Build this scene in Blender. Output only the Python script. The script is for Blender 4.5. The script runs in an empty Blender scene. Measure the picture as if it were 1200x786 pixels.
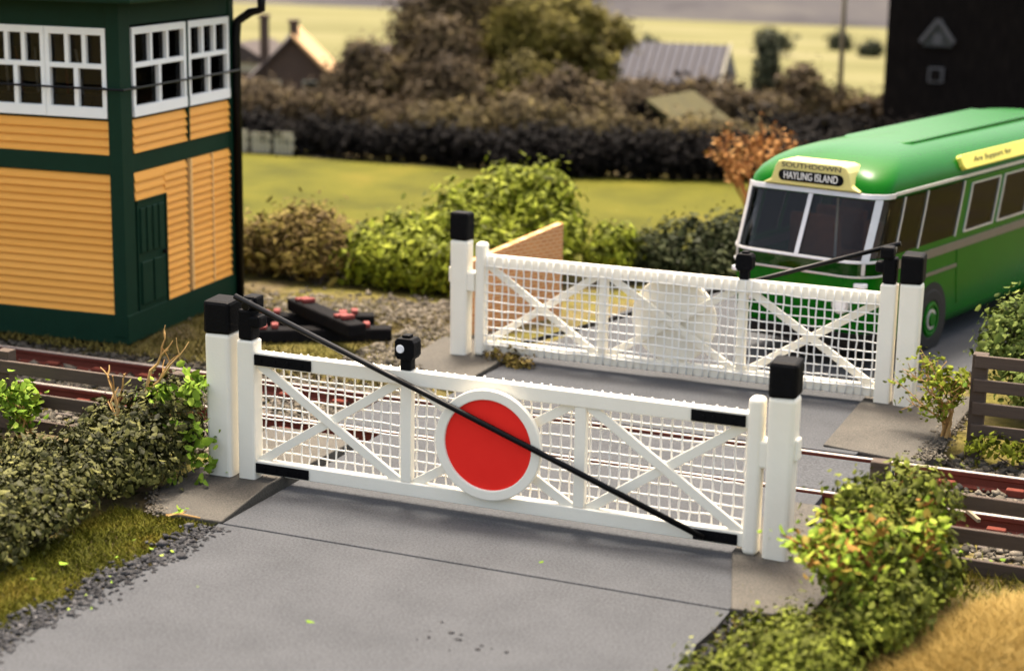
import bpy, bmesh, math, random
import numpy as np
from mathutils import Vector, Matrix
R = math.radians
random.seed(7)
rng = np.random.default_rng(7)
S = bpy.context.scene
COL = S.collection

# ------------------------------------------------------------------ camera
cam_d = bpy.data.cameras.new('camera')
cam = bpy.data.objects.new('camera', cam_d); COL.objects.link(cam)
S.camera = cam
cam_d.sensor_width = 36.0
cam_d.lens = 2150 / 1200 * 36
cam_d.clip_start = 0.1
cam_d.clip_end = 2000
PIT, ROLL, YAW = R(13.34), R(1.03), R(22.4)
_r, _f, _u = Vector((1, 0, 0)), Vector((0, math.cos(PIT), -math.sin(PIT))), Vector((0, math.sin(PIT), math.cos(PIT)))
_R = math.cos(ROLL) * _r + math.sin(ROLL) * _u
_U = -math.sin(ROLL) * _r + math.cos(ROLL) * _u
_M = Matrix((_R, _U, -_f)).transposed()
cam.matrix_world = Matrix.Translation((0, 0, 6.2)) @ (Matrix.Rotation(YAW, 3, 'Z') @ _M).to_4x4()
cam_d.dof.use_dof = True
cam_d.dof.focus_distance = 20.4
cam_d.dof.aperture_fstop = 0.5

# ------------------------------------------------------------------ light
SUN_EL, SUN_AZ = R(69), R(332)            # azimuth measured clockwise from +Y
W = bpy.data.worlds.new('World'); S.world = W; W.use_nodes = True
nt = W.node_tree
sky = nt.nodes.new('ShaderNodeTexSky'); sky.sky_type = 'NISHITA'; sky.sun_disc = False
sky.sun_elevation = SUN_EL; sky.sun_rotation = SUN_AZ
sky.dust_density = 6.0; sky.air_density = 1.0; sky.ozone_density = 0.4
bg = nt.nodes['Background']; bg.inputs['Strength'].default_value = 0.15
warm = nt.nodes.new('ShaderNodeMix'); warm.data_type = 'RGBA'; warm.blend_type = 'MULTIPLY'; warm.inputs[0].default_value = 1
warm.inputs[7].default_value = (1.0, 0.91, 0.77, 1)      # dusty, warm overcast
nt.links.new(sky.outputs[0], warm.inputs[6]); nt.links.new(warm.outputs[2], bg.inputs[0])
sun_d = bpy.data.lights.new('sun', 'SUN'); sun_d.energy = 2.1; sun_d.angle = R(12); sun_d.color = (1, 0.92, 0.8)
sun = bpy.data.objects.new('sun', sun_d); COL.objects.link(sun)
sd = Vector((math.cos(SUN_EL) * math.sin(SUN_AZ), math.cos(SUN_EL) * math.cos(SUN_AZ), math.sin(SUN_EL)))
sun.rotation_euler = sd.to_track_quat('Z', 'Y').to_euler()
S.view_settings.view_transform = 'Standard'
S.view_settings.look = 'None'
S.view_settings.gamma = 1
S.view_settings.use_curve_mapping = False
S.view_settings.exposure = 1.93

# ------------------------------------------------------------------ materials
def new_mat(name):
    m = bpy.data.materials.new(name); m.use_nodes = True
    t = m.node_tree
    return m, t, t.nodes['Principled BSDF']

def ramp(t, cols, pos=None):
    n = t.nodes.new('ShaderNodeValToRGB')
    e = n.color_ramp.elements
    k = len(cols)
    while len(e) < k: e.new(0.5)
    for i, c in enumerate(cols):
        e[i].position = pos[i] if pos else i / max(1, k - 1)
        e[i].color = (*c, 1)
    return n

def coords(t, scale=(1, 1, 1)):
    tc = t.nodes.new('ShaderNodeTexCoord'); mp = t.nodes.new('ShaderNodeMapping')
    mp.inputs['Scale'].default_value = scale
    t.links.new(tc.outputs['Object'], mp.inputs[0])
    return mp.outputs[0]

def noise(t, vec, scale, detail=4, rough=0.6):
    n = t.nodes.new('ShaderNodeTexNoise')
    n.inputs['Scale'].default_value = scale; n.inputs['Detail'].default_value = detail; n.inputs['Roughness'].default_value = rough
    t.links.new(vec, n.inputs['Vector'])
    return n.outputs['Fac']

def mat(name, cols, rough=0.6, scale=6, stretch=(1, 1, 1), bump=0.0, bscale=60, spec=0.4, metal=0.0, pos=None, detail=5, fine=0.0, coat=0.0, low=1.0):
    m, t, b = new_mat(name)
    v = coords(t, stretch)
    if len(cols) == 1:
        c = cols[0]; cols = [tuple(x * 0.86 for x in c), tuple(min(1, x * 1.1) for x in c)]
        pos = pos or [0.3, 0.7]
    f = noise(t, v, scale, detail)
    if low != 1.0:
        lo_ = t.nodes.new('ShaderNodeMath'); lo_.operation = 'MULTIPLY_ADD'; lo_.inputs[1].default_value = low; lo_.inputs[2].default_value = 0.5 - low / 2
        t.links.new(f, lo_.inputs[0]); f = lo_.outputs[0]
    if fine:
        f2 = noise(t, v, scale * 30, 2)
        mx = t.nodes.new('ShaderNodeMath'); mx.operation = 'MULTIPLY_ADD'
        sb = t.nodes.new('ShaderNodeMath'); sb.operation = 'SUBTRACT'; sb.inputs[1].default_value = 0.5
        t.links.new(f2, sb.inputs[0]); t.links.new(sb.outputs[0], mx.inputs[0]); mx.inputs[1].default_value = fine; t.links.new(f, mx.inputs[2])
        f = mx.outputs[0]
    r = ramp(t, cols, pos)
    t.links.new(f, r.inputs[0]); t.links.new(r.outputs[0], b.inputs['Base Color'])
    b.inputs['Roughness'].default_value = rough
    b.inputs['Specular IOR Level'].default_value = spec
    b.inputs['Metallic'].default_value = metal
    if coat: b.inputs['Coat Weight'].default_value = coat; b.inputs['Coat Roughness'].default_value = 0.15
    if bump:
        bp = t.nodes.new('ShaderNodeBump'); bp.inputs['Strength'].default_value = bump; bp.inputs['Distance'].default_value = 0.02
        t.links.new(noise(t, v, bscale, 3), bp.inputs['Height']); t.links.new(bp.outputs[0], b.inputs['Normal'])
    return m

def leaf_mat(name, cols, pos=None, rough=0.65, patch=0.35, pscale=1.3, spec=0.07, trans=0.0):
    """colour chosen per leaf (random per island), biased by a slow noise so that patches of the plant differ"""
    m, t, b = new_mat(name)
    g = t.nodes.new('ShaderNodeNewGeometry')
    v = coords(t)
    n = noise(t, v, pscale, 2)
    mr = t.nodes.new('ShaderNodeMapRange'); mr.inputs[1].default_value = 0.3; mr.inputs[2].default_value = 0.7
    t.links.new(n, mr.inputs[0])
    mx = t.nodes.new('ShaderNodeMix'); mx.data_type = 'FLOAT'; mx.inputs[0].default_value = patch
    t.links.new(g.outputs['Random Per Island'], mx.inputs[2]); t.links.new(mr.outputs[0], mx.inputs[3])
    r = ramp(t, cols, pos)
    t.links.new(mx.outputs[0], r.inputs[0]); t.links.new(r.outputs[0], b.inputs['Base Color'])
    b.inputs['Roughness'].default_value = rough; b.inputs['Specular IOR Level'].default_value = spec
    return m

M = {}
M['white'] = mat('cream_white_paint', [(0.79, 0.74, 0.62), (0.85, 0.81, 0.7)], 0.5, 5, bump=0.12, bscale=40, fine=0.2)
M['wire'] = mat('white_wire', [(0.76, 0.74, 0.68), (0.82, 0.8, 0.75)], 0.5, 8)
M['black'] = mat('black_paint', [(0.0015, 0.0015, 0.002), (0.005, 0.005, 0.006)], 0.6, 14, bump=0.3, bscale=30, spec=0.08)
M['rodblack'] = mat('black_metal', [(0.002, 0.002, 0.0025)], 0.35, 8, spec=0.15)
M['red'] = mat('red_paint', [(0.8, 0.02, 0.013), (0.86, 0.03, 0.02)], 0.65, 6, fine=0.3, spec=0.12)
M['lens'] = mat('white_lens', [(0.8, 0.8, 0.82)], 0.2)
M['orange'] = mat('orange_cladding_paint', [(0.627, 0.2755, 0.057), (0.7125, 0.3325, 0.08075)], 0.6, 3, fine=0.25, bump=0.08)
def board_mat():
    m, t, b = new_mat('orange_cladding_boards')
    g = t.nodes.new('ShaderNodeNewGeometry'); v = coords(t, (1, 1, 4))
    r = ramp(t, [(0.68, 0.3, 0.045), (0.76, 0.345, 0.058), (0.82, 0.39, 0.075)])
    mx = t.nodes.new('ShaderNodeMix'); mx.data_type = 'FLOAT'; mx.inputs[0].default_value = 0.55
    t.links.new(g.outputs['Random Per Island'], mx.inputs[2]); t.links.new(noise(t, v, 4, 5), mx.inputs[3])
    t.links.new(mx.outputs[0], r.inputs[0]); t.links.new(r.outputs[0], b.inputs['Base Color'])
    b.inputs['Roughness'].default_value = 0.6; b.inputs['Specular IOR Level'].default_value = 0.25
    return m
M['orange'] = board_mat()
def clear_glass(name, tint, gloss=0.25):
    m = bpy.data.materials.new(name); m.use_nodes = True; t = m.node_tree; t.nodes.clear()
    o = t.nodes.new('ShaderNodeOutputMaterial'); mx = t.nodes.new('ShaderNodeMixShader'); tr = t.nodes.new('ShaderNodeBsdfTransparent'); gl = t.nodes.new('ShaderNodeBsdfGlossy'); fr = t.nodes.new('ShaderNodeFresnel')
    tr.inputs[0].default_value = (*tint, 1); gl.inputs['Color'].default_value = (gloss, gloss, gloss, 1); gl.inputs['Roughness'].default_value = 0.06; fr.inputs[0].default_value = 1.45
    t.links.new(fr.outputs[0], mx.inputs[0]); t.links.new(tr.outputs[0], mx.inputs[1]); t.links.new(gl.outputs[0], mx.inputs[2]); t.links.new(mx.outputs[0], o.inputs[0])
    return m
M['glass'] = clear_glass('window_glass', (.75, .75, .75), .35)
M['busglass'] = clear_glass('bus_glass', (.8, .79, .77), .35)
M['seat'] = mat('brown_orange_seat_cloth', [(0.16, 0.045, 0.015), (0.26, 0.09, 0.03)], 0.8, 9)
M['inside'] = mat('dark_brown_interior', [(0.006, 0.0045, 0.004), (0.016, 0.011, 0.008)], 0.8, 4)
M['steel'] = mat('lever_steel', [(0.3, 0.3, 0.31)], 0.4, 5, metal=0.5)
M['striplight'] = mat('pale_orange_strip', [(0.72, 0.42, 0.15), (0.78, 0.5, 0.2)], 0.6, 4)
M['dgreen'] = mat('dark_green_paint', [(0.003, 0.02, 0.01), (0.0055, 0.03, 0.017)], 0.55, 6, fine=0.3, spec=0.12)
M['sashwhite'] = mat('white_sash_paint', [(0.78, 0.78, 0.76), (0.86, 0.86, 0.84)], 0.45, 4)
M['slate'] = mat('dark_roof_slate', [(0.02, 0.022, 0.022), (0.045, 0.047, 0.045)], 0.7, 4)
M['busgreen'] = mat('bus_green_paint', [(0.002, 0.082, 0.003), (0.003, 0.105, 0.004)], 0.27, 2, spec=0.09, fine=0.15)
M['silver'] = mat('silver_trim', [(0.42, 0.41, 0.41), (0.55, 0.54, 0.54)], 0.35, 4, metal=0.35)
M['strip'] = mat('grey_waist_strip', [(0.08, 0.068, 0.06), (0.128, 0.112, 0.096)], 0.4, 4)
M['yellow'] = mat('yellow_sign_paint', [(0.68, 0.595, 0.0765), (0.7225, 0.646, 0.119)], 0.5, 5)
M['cream'] = mat('cream_sign_surround', [(0.54, 0.477, 0.153), (0.63, 0.558, 0.225)], 0.5, 5)
M['lettgrey'] = mat('grey_lettering', [(0.05, 0.048, 0.045)], 0.6)
M['lettwhite'] = mat('white_lettering', [(0.75, 0.75, 0.73)], 0.6)
M['lettdark'] = mat('dark_lettering', [(0.08, 0.07, 0.02)], 0.6)
M['tyre'] = mat('black_rubber', [(0.003, 0.003, 0.0035)], 0.75)
M['road'] = mat('grey_road_surface', [(0.02, 0.022, 0.0245), (0.054, 0.057, 0.062), (0.088, 0.092, 0.099)], 0.9, 1.4, bump=0.25, bscale=55, fine=1.25, spec=0.15, low=0.5)
M['pad'] = mat('dusty_concrete_pad', [(0.025, 0.024, 0.022), (0.068, 0.063, 0.054), (0.11, 0.1, 0.082)], 0.9, 1.8, bump=0.3, bscale=45, fine=1.3, spec=0.2, low=0.6)
M['ratop'] = mat('polished_rail_top', [(0.27, 0.225, 0.19), (0.42, 0.37, 0.33)], 0.4, 5, stretch=(0.2, 1, 1), metal=0.2)
M['rust'] = mat('rail_rust', [(0.08, 0.02, 0.014), (0.16, 0.042, 0.028)], 0.9, 6, fine=0.6, spec=0.1)
M['sleeper'] = mat('sleeper_wood', [(0.05, 0.04, 0.032), (0.1, 0.08, 0.065)], 0.85, 5, stretch=(8, 1, 8))
M['fence'] = mat('weathered_brown_wood', [(0.035, 0.024, 0.017), (0.095, 0.066, 0.047)], 0.85, 3, stretch=(0.6, 6, 9), bump=0.4, bscale=20)
M['oldtimber'] = mat('tarred_old_timber', [(0.002, 0.002, 0.002), (0.01, 0.009, 0.01)], 0.85, 6, bump=0.5, bscale=25, spec=0.08)
M['chair'] = mat('red_rust_chair', [(0.13, 0.02, 0.017), (0.2, 0.035, 0.028)], 0.8, 12, bump=0.4)
M['twig'] = leaf_mat('tan_twig_bark', [(0.3, 0.17, 0.06), (0.5, 0.32, 0.13)], rough=0.7)
M['darktwig'] = mat('dark_bark', [(0.035, 0.024, 0.018), (0.07, 0.05, 0.036)], 0.85, 6)
M['orangetwig'] = leaf_mat('orange_twig_bark', [(0.2, 0.075, 0.022), (0.38, 0.17, 0.055)], rough=0.7)

M['hedge'] = leaf_mat('hedge_leaves', [(0.006, 0.007, 0.002), (0.033, 0.035, 0.008), (0.085, 0.085, 0.018), (0.21, 0.2, 0.06)], [0, 0.4, 0.75, 1], spec=0.15, pscale=2.5)
M['hedgelight'] = leaf_mat('right_hedge_leaves', [(0.02, 0.032, 0.008), (0.08, 0.112, 0.02), (0.208, 0.24, 0.056)], [0, 0.5, 1])
M['bright'] = leaf_mat('bright_new_leaves', [(0.06, 0.11, 0.01), (0.14, 0.23, 0.018), (0.28, 0.36, 0.05)], [0, 0.5, 1], patch=0.15)
M['sprout'] = leaf_mat('mixed_new_leaves', [(0.3, 0.12, 0.035), (0.1, 0.16, 0.014), (0.2, 0.28, 0.025), (0.34, 0.36, 0.05)], [0, 0.38, 0.75, 1], patch=0.15)
M['bush'] = leaf_mat('yellow_green_bush_leaves', [(0.02, 0.02, 0.005), (0.085, 0.1, 0.008), (0.17, 0.2, 0.013), (0.34, 0.36, 0.045)], [0, 0.3, 0.7, 1], patch=0.35, pscale=2.2)
M['brownbush'] = leaf_mat('brown_olive_bush_leaves', [(0.0225, 0.015, 0.0075), (0.0975, 0.06375, 0.018), (0.165, 0.1275, 0.02625), (0.27, 0.1875, 0.0675)], [0, 0.4, 0.75, 1], pscale=2.2)
M['darkhedge'] = leaf_mat('dark_far_hedge_leaves', [(0.0084, 0.0098, 0.0056), (0.0245, 0.0315, 0.0105), (0.07, 0.077, 0.0315)], [0, 0.5, 1])
M['frontbush'] = leaf_mat('front_bush_leaves', [(0.018, 0.022, 0.005), (0.075, 0.085, 0.012), (0.17, 0.2, 0.024), (0.38, 0.4, 0.07)], [0, 0.45, 0.8, 1], patch=0.5, pscale=2.5)
M['autumn'] = leaf_mat('orange_autumn_leaves', [(0.2, 0.075, 0.02), (0.36, 0.17, 0.05), (0.45, 0.27, 0.1)], [0, 0.5, 1])
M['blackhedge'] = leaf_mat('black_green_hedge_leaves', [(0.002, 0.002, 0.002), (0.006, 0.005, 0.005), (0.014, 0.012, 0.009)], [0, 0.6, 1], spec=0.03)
M['brownhedge'] = leaf_mat('brown_winter_hedge_leaves', [(0.012, 0.008, 0.005), (0.062, 0.044, 0.024), (0.15, 0.115, 0.042)], [0, 0.6, 1], spec=0.05, patch=0.5, pscale=0.9)
M['olivehedge'] = leaf_mat('olive_brown_thicket', [(0.014, 0.011, 0.006), (0.085, 0.063, 0.028), (0.18, 0.14, 0.045)], [0, 0.55, 1], patch=0.5, pscale=0.8)
M['wintertree'] = leaf_mat('winter_tree_twigs', [(0.016, 0.011, 0.007), (0.065, 0.046, 0.024), (0.15, 0.112, 0.042)], [0, 0.55, 1], patch=0.5, pscale=0.7)
M['olivetree'] = leaf_mat('olive_tree_leaves', [(0.022, 0.018, 0.006), (0.085, 0.07, 0.014), (0.19, 0.16, 0.03)], [0, 0.5, 1], patch=0.5, pscale=0.7)
M['conifer'] = leaf_mat('dark_conifer_leaves', [(0.02, 0.024, 0.014), (0.06, 0.065, 0.035)], patch=0.4)
M['grass'] = leaf_mat('verge_grass', [(0.035, 0.04, 0.005), (0.09, 0.09, 0.008), (0.16, 0.115, 0.018)], [0, 0.5, 1], patch=0.65, pscale=0.9)
M['drygrass'] = leaf_mat('dry_straw_grass', [(0.0675, 0.04875, 0.015), (0.1125, 0.09, 0.0225), (0.1425, 0.1275, 0.02625)], [0, 0.5, 1], patch=0.6, pscale=0.8)
M['straw'] = leaf_mat('golden_straw_blades', [(0.19, 0.12, 0.028), (0.29, 0.195, 0.052), (0.38, 0.275, 0.095)], [0, 0.5, 1], patch=0.4)
M['stone'] = leaf_mat('ballast_stone', [(0.035, 0.031, 0.026), (0.1, 0.088, 0.068), (0.19, 0.165, 0.13)], [0, 0.5, 1], patch=0.3, rough=0.9)
M['darkstone'] = leaf_mat('dark_road_gravel', [(0.015, 0.015, 0.016), (0.04, 0.04, 0.042), (0.085, 0.083, 0.085)], [0, 0.5, 1], patch=0.3, rough=0.9)

def ground_mat():
    m, t, b = new_mat('layout_ground')
    v = coords(t)
    n1 = noise(t, v, 0.55, 6, 0.65); n2 = noise(t, v, 7, 5, 0.7)
    r1 = ramp(t, [(0.075, 0.06, 0.042), (0.12, 0.095, 0.05), (0.115, 0.1, 0.025), (0.095, 0.09, 0.02)], [0.32, 0.45, 0.56, 0.7])
    r2 = ramp(t, [(0.55, 0.55, 0.55), (1.25, 1.22, 1.15)], [0.3, 0.7])
    mx = t.nodes.new('ShaderNodeMix'); mx.data_type = 'RGBA'; mx.blend_type = 'MULTIPLY'; mx.inputs[0].default_value = 1
    t.links.new(n1, r1.inputs[0]); t.links.new(n2, r2.inputs[0])
    t.links.new(r1.outputs[0], mx.inputs[6]); t.links.new(r2.outputs[0], mx.inputs[7]); t.links.new(mx.outputs[2], b.inputs['Base Color'])
    bp = t.nodes.new('ShaderNodeBump'); bp.inputs['Strength'].default_value = 0.6; bp.inputs['Distance'].default_value = 0.04
    t.links.new(noise(t, v, 18, 4), bp.inputs['Height']); t.links.new(bp.outputs[0], b.inputs['Normal'])
    b.inputs['Roughness'].default_value = 0.95; b.inputs['Specular IOR Level'].default_value = 0.1
    return m
M['ground'] = ground_mat()
M['lawn'] = mat('mown_lawn', [(0.044, 0.045, 0.004), (0.076, 0.074, 0.006), (0.11, 0.09, 0.011)], 0.95, 0.55, bump=0.6, bscale=9, spec=0.1, pos=[0.3, 0.55, 0.75], fine=0.3)
M['field'] = mat('pale_field', [(0.085, 0.082, 0.03), (0.13, 0.122, 0.05), (0.16, 0.145, 0.08)], 0.95, 0.16, stretch=(0.4, 1.5, 1), spec=0.1, pos=[0.3, 0.55, 0.75], fine=0.12)
M['hill'] = mat('distant_woods', [(0.03, 0.028, 0.03), (0.055, 0.052, 0.055), (0.08, 0.075, 0.07)], 0.95, 0.25, stretch=(0.6, 1, 2), pos=[0.3, 0.5, 0.7], spec=0.1)
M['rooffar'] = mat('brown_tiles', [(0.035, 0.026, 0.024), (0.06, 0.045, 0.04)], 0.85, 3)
M['brickfar'] = mat('dark_far_brick', [(0.06, 0.038, 0.028), (0.1, 0.065, 0.045)], 0.9, 3)
M['verge'] = mat('tiles_painted_lit', [(0.42, 0.25, 0.11), (0.5, 0.31, 0.15)], 0.85, 3)  # house roof's bright right slope: the light is painted into the tile colour
M['pale'] = mat('pale_render', [(0.3, 0.28, 0.2), (0.42, 0.39, 0.3)], 0.9, 2)
M['greyroof'] = mat('grey_slate_far', [(0.05, 0.05, 0.064), (0.09, 0.09, 0.108)], 0.8, 2, stretch=(5, 1, 1))
M['moss'] = mat('mossy_thatch', [(0.03, 0.026, 0.008), (0.07, 0.06, 0.014)], 0.95, 2.5)
M['barn'] = mat('black_barn_boards', [(0.0025, 0.002, 0.002), (0.008, 0.0065, 0.006), (0.022, 0.017, 0.014)], 0.9, 2, stretch=(6, 1, 1), spec=0.03)
M['barngrey'] = mat('grey_gable_boards', [(0.06, 0.058, 0.062), (0.1, 0.097, 0.1)], 0.85, 4)
M['pole'] = mat('pale_pole_wood', [(0.16, 0.13, 0.08), (0.25, 0.2, 0.13)], 0.85, 3, stretch=(5, 5, 0.7))

def brick_mat():
    m, t, b = new_mat('orange_brickwork')
    tc = t.nodes.new('ShaderNodeTexCoord'); mp = t.nodes.new('ShaderNodeMapping'); mp.inputs['Rotation'].default_value = (R(90), 0, 0)
    t.links.new(tc.outputs['Object'], mp.inputs[0])
    br = t.nodes.new('ShaderNodeTexBrick'); br.inputs['Color1'].default_value = (0.56, 0.23, 0.075, 1); br.inputs['Color2'].default_value = (0.47, 0.18, 0.06, 1)
    br.inputs['Mortar'].default_value = (0.6, 0.36, 0.17, 1); br.inputs['Scale'].default_value = 1.0
    br.inputs['Brick Width'].default_value = 0.15; br.inputs['Row Height'].default_value = 0.06; br.inputs['Mortar Size'].default_value = 0.012
    t.links.new(mp.outputs[0], br.inputs['Vector']); t.links.new(br.outputs[0], b.inputs['Base Color'])
    bp = t.nodes.new('ShaderNodeBump'); bp.inputs['Strength'].default_value = 0.5; bp.inputs['Distance'].default_value = 0.01; bp.invert = True
    t.links.new(br.outputs['Fac'], bp.inputs['Height']); t.links.new(bp.outputs[0], b.inputs['Normal'])
    b.inputs['Roughness'].default_value = 0.85
    return m
M['brick'] = brick_mat()

# ------------------------------------------------------------------ mesh helpers
class MB:
    def __init__(s): s.v = []; s.f = []
    def add(s, vs, fs):
        o = len(s.v); s.v += [tuple(v) for v in vs]; s.f += [tuple(i + o for i in f) for f in fs]; return s
    def box(s, x0, x1, y0, y1, z0, z1):
        return s.add([(x0, y0, z0), (x1, y0, z0), (x1, y1, z0), (x0, y1, z0), (x0, y0, z1), (x1, y0, z1), (x1, y1, z1), (x0, y1, z1)],
                     [(3, 2, 1, 0), (4, 5, 6, 7), (0, 1, 5, 4), (1, 2, 6, 5), (2, 3, 7, 6), (3, 0, 4, 7)])
    def bar(s, a, b, w, d, up=(0, 0, 1)):
        """square bar from a to b: width w across, d along the second normal"""
        a, b = Vector(a), Vector(b); t = (b - a).normalized(); u = Vector(up)
        n = t.cross(u)
        if n.length < 1e-4: n = t.cross(Vector((0, 1, 0)))
        n.normalize(); k = n.cross(t).normalized()
        vs = []
        for p in (a, b):
            for i, j in ((-1, -1), (1, -1), (1, 1), (-1, 1)): vs.append(p + n * (i * d / 2) + k * (j * w / 2))
        return s.add(vs, [(3, 2, 1, 0), (4, 5, 6, 7), (0, 1, 5, 4), (1, 2, 6, 5), (2, 3, 7, 6), (3, 0, 4, 7)])
    def tube(s, pts, r, n=8, cap=True):
        pts = [Vector(p) for p in pts]; k = len(pts)
        rs = r if isinstance(r, (list, tuple)) else [r] * k
        ref = None; vs = []
        for i, p in enumerate(pts):
            t = (pts[min(i + 1, k - 1)] - pts[max(i - 1, 0)]).normalized()
            if ref is None: ref = Vector((0, 0, 1)) if abs(t.z) < 0.9 else Vector((0, 1, 0))
            a = t.cross(ref).normalized(); b = a.cross(t).normalized(); ref = b
            for j in range(n):
                q = 2 * math.pi * j / n; vs.append(p + (a * math.cos(q) + b * math.sin(q)) * rs[i])
        fs = [(i * n + j, i * n + (j + 1) % n, (i + 1) * n + (j + 1) % n, (i + 1) * n + j) for i in range(k - 1) for j in range(n)]
        if cap: fs += [tuple(reversed(range(n))), tuple(range((k - 1) * n, k * n))]
        return s.add(vs, fs)
    def disc(s, c, r0, r1, y0, y1, n=48):
        """ring (r0 > 0) or solid disc whose axis is Y"""
        cx, cz = c; vs = []; fs = []
        for y in (y0, y1):
            for r in ((r0, r1) if r0 else (r1,)):
                for j in range(n): q = 2 * math.pi * j / n; vs.append((cx + r * math.cos(q), y, cz + r * math.sin(q)))
        if r0:
            for j in range(n):
                k = (j + 1) % n
                fs += [(j, k, n + k, n + j), (2 * n + k, 2 * n + j, 3 * n + j, 3 * n + k), (n + j, n + k, 3 * n + k, 3 * n + j), (k, j, 2 * n + j, 2 * n + k)]
        else:
            fs = [tuple(range(n)), tuple(reversed(range(n, 2 * n)))] + [((j + 1) % n, j, n + j, n + (j + 1) % n) for j in range(n)]
        return s.add(vs, fs)
    def prism(s, poly, y0, y1):
        """polygon in XZ pulled along Y"""
        n = len(poly)
        return s.add([(x, y0, z) for x, z in poly] + [(x, y1, z) for x, z in poly],
                     [tuple(range(n)), tuple(reversed(range(n, 2 * n)))] + [((j + 1) % n, j, n + j, n + (j + 1) % n) for j in range(n)])
    def slab(s, poly, z0, z1):
        """polygon in XY with thickness; z1 may be one value or one per corner"""
        n = len(poly); zs = z1 if isinstance(z1, (list, tuple)) else [z1] * n
        return s.add([(x, y, z0) for x, y in poly] + [(x, y, z) for (x, y), z in zip(poly, zs)],
                     [tuple(reversed(range(n))), tuple(range(n, 2 * n))] + [(j, (j + 1) % n, n + (j + 1) % n, n + j) for j in range(n)])
    def build(s, name, m, parent=None, bevel=0, smooth=False, seg=2):
        me = bpy.data.meshes.new(name); me.from_pydata(s.v, [], s.f); me.update()
        bm = bmesh.new(); bm.from_mesh(me); bmesh.ops.recalc_face_normals(bm, faces=bm.faces); bm.to_mesh(me); bm.free()
        return link(name, me, m, parent, bevel, smooth, seg)

def link(name, me, m, parent=None, bevel=0, smooth=False, seg=2):
    o = bpy.data.objects.new(name, me); COL.objects.link(o)
    if m: me.materials.append(m)
    if parent: o.parent = parent
    if bevel:
        b = o.modifiers.new('bevel', 'BEVEL'); b.width = bevel; b.segments = seg; b.limit_method = 'ANGLE'; b.angle_limit = R(40)
    if smooth: me.shade_smooth()
    return o

def thing(name, label, cat, loc=(0, 0, 0), rz=0, group=None):
    o = bpy.data.objects.new(name, None); COL.objects.link(o); o.empty_display_size = 0.2
    o.location = loc; o.rotation_euler = (0, 0, rz)
    return tag(o, label, cat, group)

def tag(o, label, cat, group=None, kind=None):
    o['label'] = label; o['category'] = cat
    if group: o['group'] = group
    if kind: o['kind'] = kind
    return o

def struct(o): o['kind'] = 'structure'; return o
def stuff(o, label, cat): return tag(o, label, cat, kind='stuff')

def copy_tree(o, parent=None):
    c = o.copy(); COL.objects.link(c); c.parent = parent
    for ch in list(o.children): copy_tree(ch, c)
    return c

def np_mesh(name, V, F):
    me = bpy.data.meshes.new(name)
    nf, k = F.shape
    me.vertices.add(len(V)); me.vertices.foreach_set('co', np.ascontiguousarray(V, dtype=np.float32).ravel())
    me.loops.add(nf * k); me.loops.foreach_set('vertex_index', np.ascontiguousarray(F, dtype=np.int32).ravel())
    me.polygons.add(nf); me.polygons.foreach_set('loop_start', np.arange(0, nf * k, k, dtype=np.int32))
    me.update(calc_edges=True); me.validate()
    return me

def unit(a): return a / np.maximum(np.linalg.norm(a, axis=1, keepdims=True), 1e-9)

def leaves_mesh(name, P, N, size, aspect=0.55, fold=0.25):
    """one folded leaf (two triangles) per point P facing about N"""
    n = len(P)
    N = unit(N); T = unit(np.cross(N, rng.normal(size=(n, 3)))); B = np.cross(N, T)
    L = (size * rng.lognormal(-.05, 0.38, n).clip(.4, 2.2))[:, None]; Wd = L * aspect * rng.uniform(0.8, 1.2, n)[:, None]
    V = np.empty((n, 6, 3)); dn = N * Wd * fold
    V[:, 0] = P - T * L * .5; V[:, 3] = P + T * L * .5 - dn * .5
    V[:, 1] = P - T * L * .22 + B * Wd * .46 - dn; V[:, 2] = P + T * L * .24 + B * Wd * .4 - dn
    V[:, 5] = P - T * L * .22 - B * Wd * .46 - dn; V[:, 4] = P + T * L * .24 - B * Wd * .4 - dn
    i = np.arange(n)[:, None] * 6
    F = np.concatenate([i + np.array([[0, 1, 2, 3]]), i + np.array([[0, 3, 4, 5]])])
    return np_mesh(name, V.reshape(-1, 3), F)

def cloud(blobs, clumps, per, cr, shell=0.55, flat=0.0):
    """leaf points: clumps inside ellipsoids (x,y,z,rx,ry,rz), leaves gathered round each clump"""
    w = np.array([b[3] * b[4] * b[5] for b in blobs]) ** 0.67; w /= w.sum()
    idx = rng.choice(len(blobs), clumps, p=w); Bl = np.array(blobs)[idx]
    D = unit(rng.normal(size=(clumps, 3))); rad = rng.uniform(shell, 1.0, clumps) ** 0.8
    low = D[:, 2] < -0.3; D[low, 2] *= 0.4
    C = Bl[:, :3] + D * Bl[:, 3:6] * rad[:, None]
    P = np.repeat(C, per, 0) + rng.normal(size=(clumps * per, 3)) * cr * rng.uniform(0.5, 1.3, (clumps * per, 1))
    N = np.repeat(D, per, 0) * 0.7 + (P - np.repeat(C, per, 0)) / cr * 0.5 + rng.normal(size=P.shape) * 0.55
    N[:, 2] += 0.35
    ok = P[:, 2] > -0.12
    return P[ok], N[ok], C

def stems(mb, base, tips, r0=0.03, n=5, wob=0.12):
    for p in tips:
        b = Vector(base) + Vector((random.uniform(-.1, .1), random.uniform(-.1, .1), 0)); p = Vector(p)
        pts = [b.lerp(p, q) + Vector((random.uniform(-wob, wob), random.uniform(-wob, wob), random.uniform(-wob, wob) * .5)) * (1 if 0 < q < 1 else 0) for q in (0, .3, .6, .85, 1)]
        mb.tube(pts, [r0, r0 * .8, r0 * .6, r0 * .4, r0 * .2], n)

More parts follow.
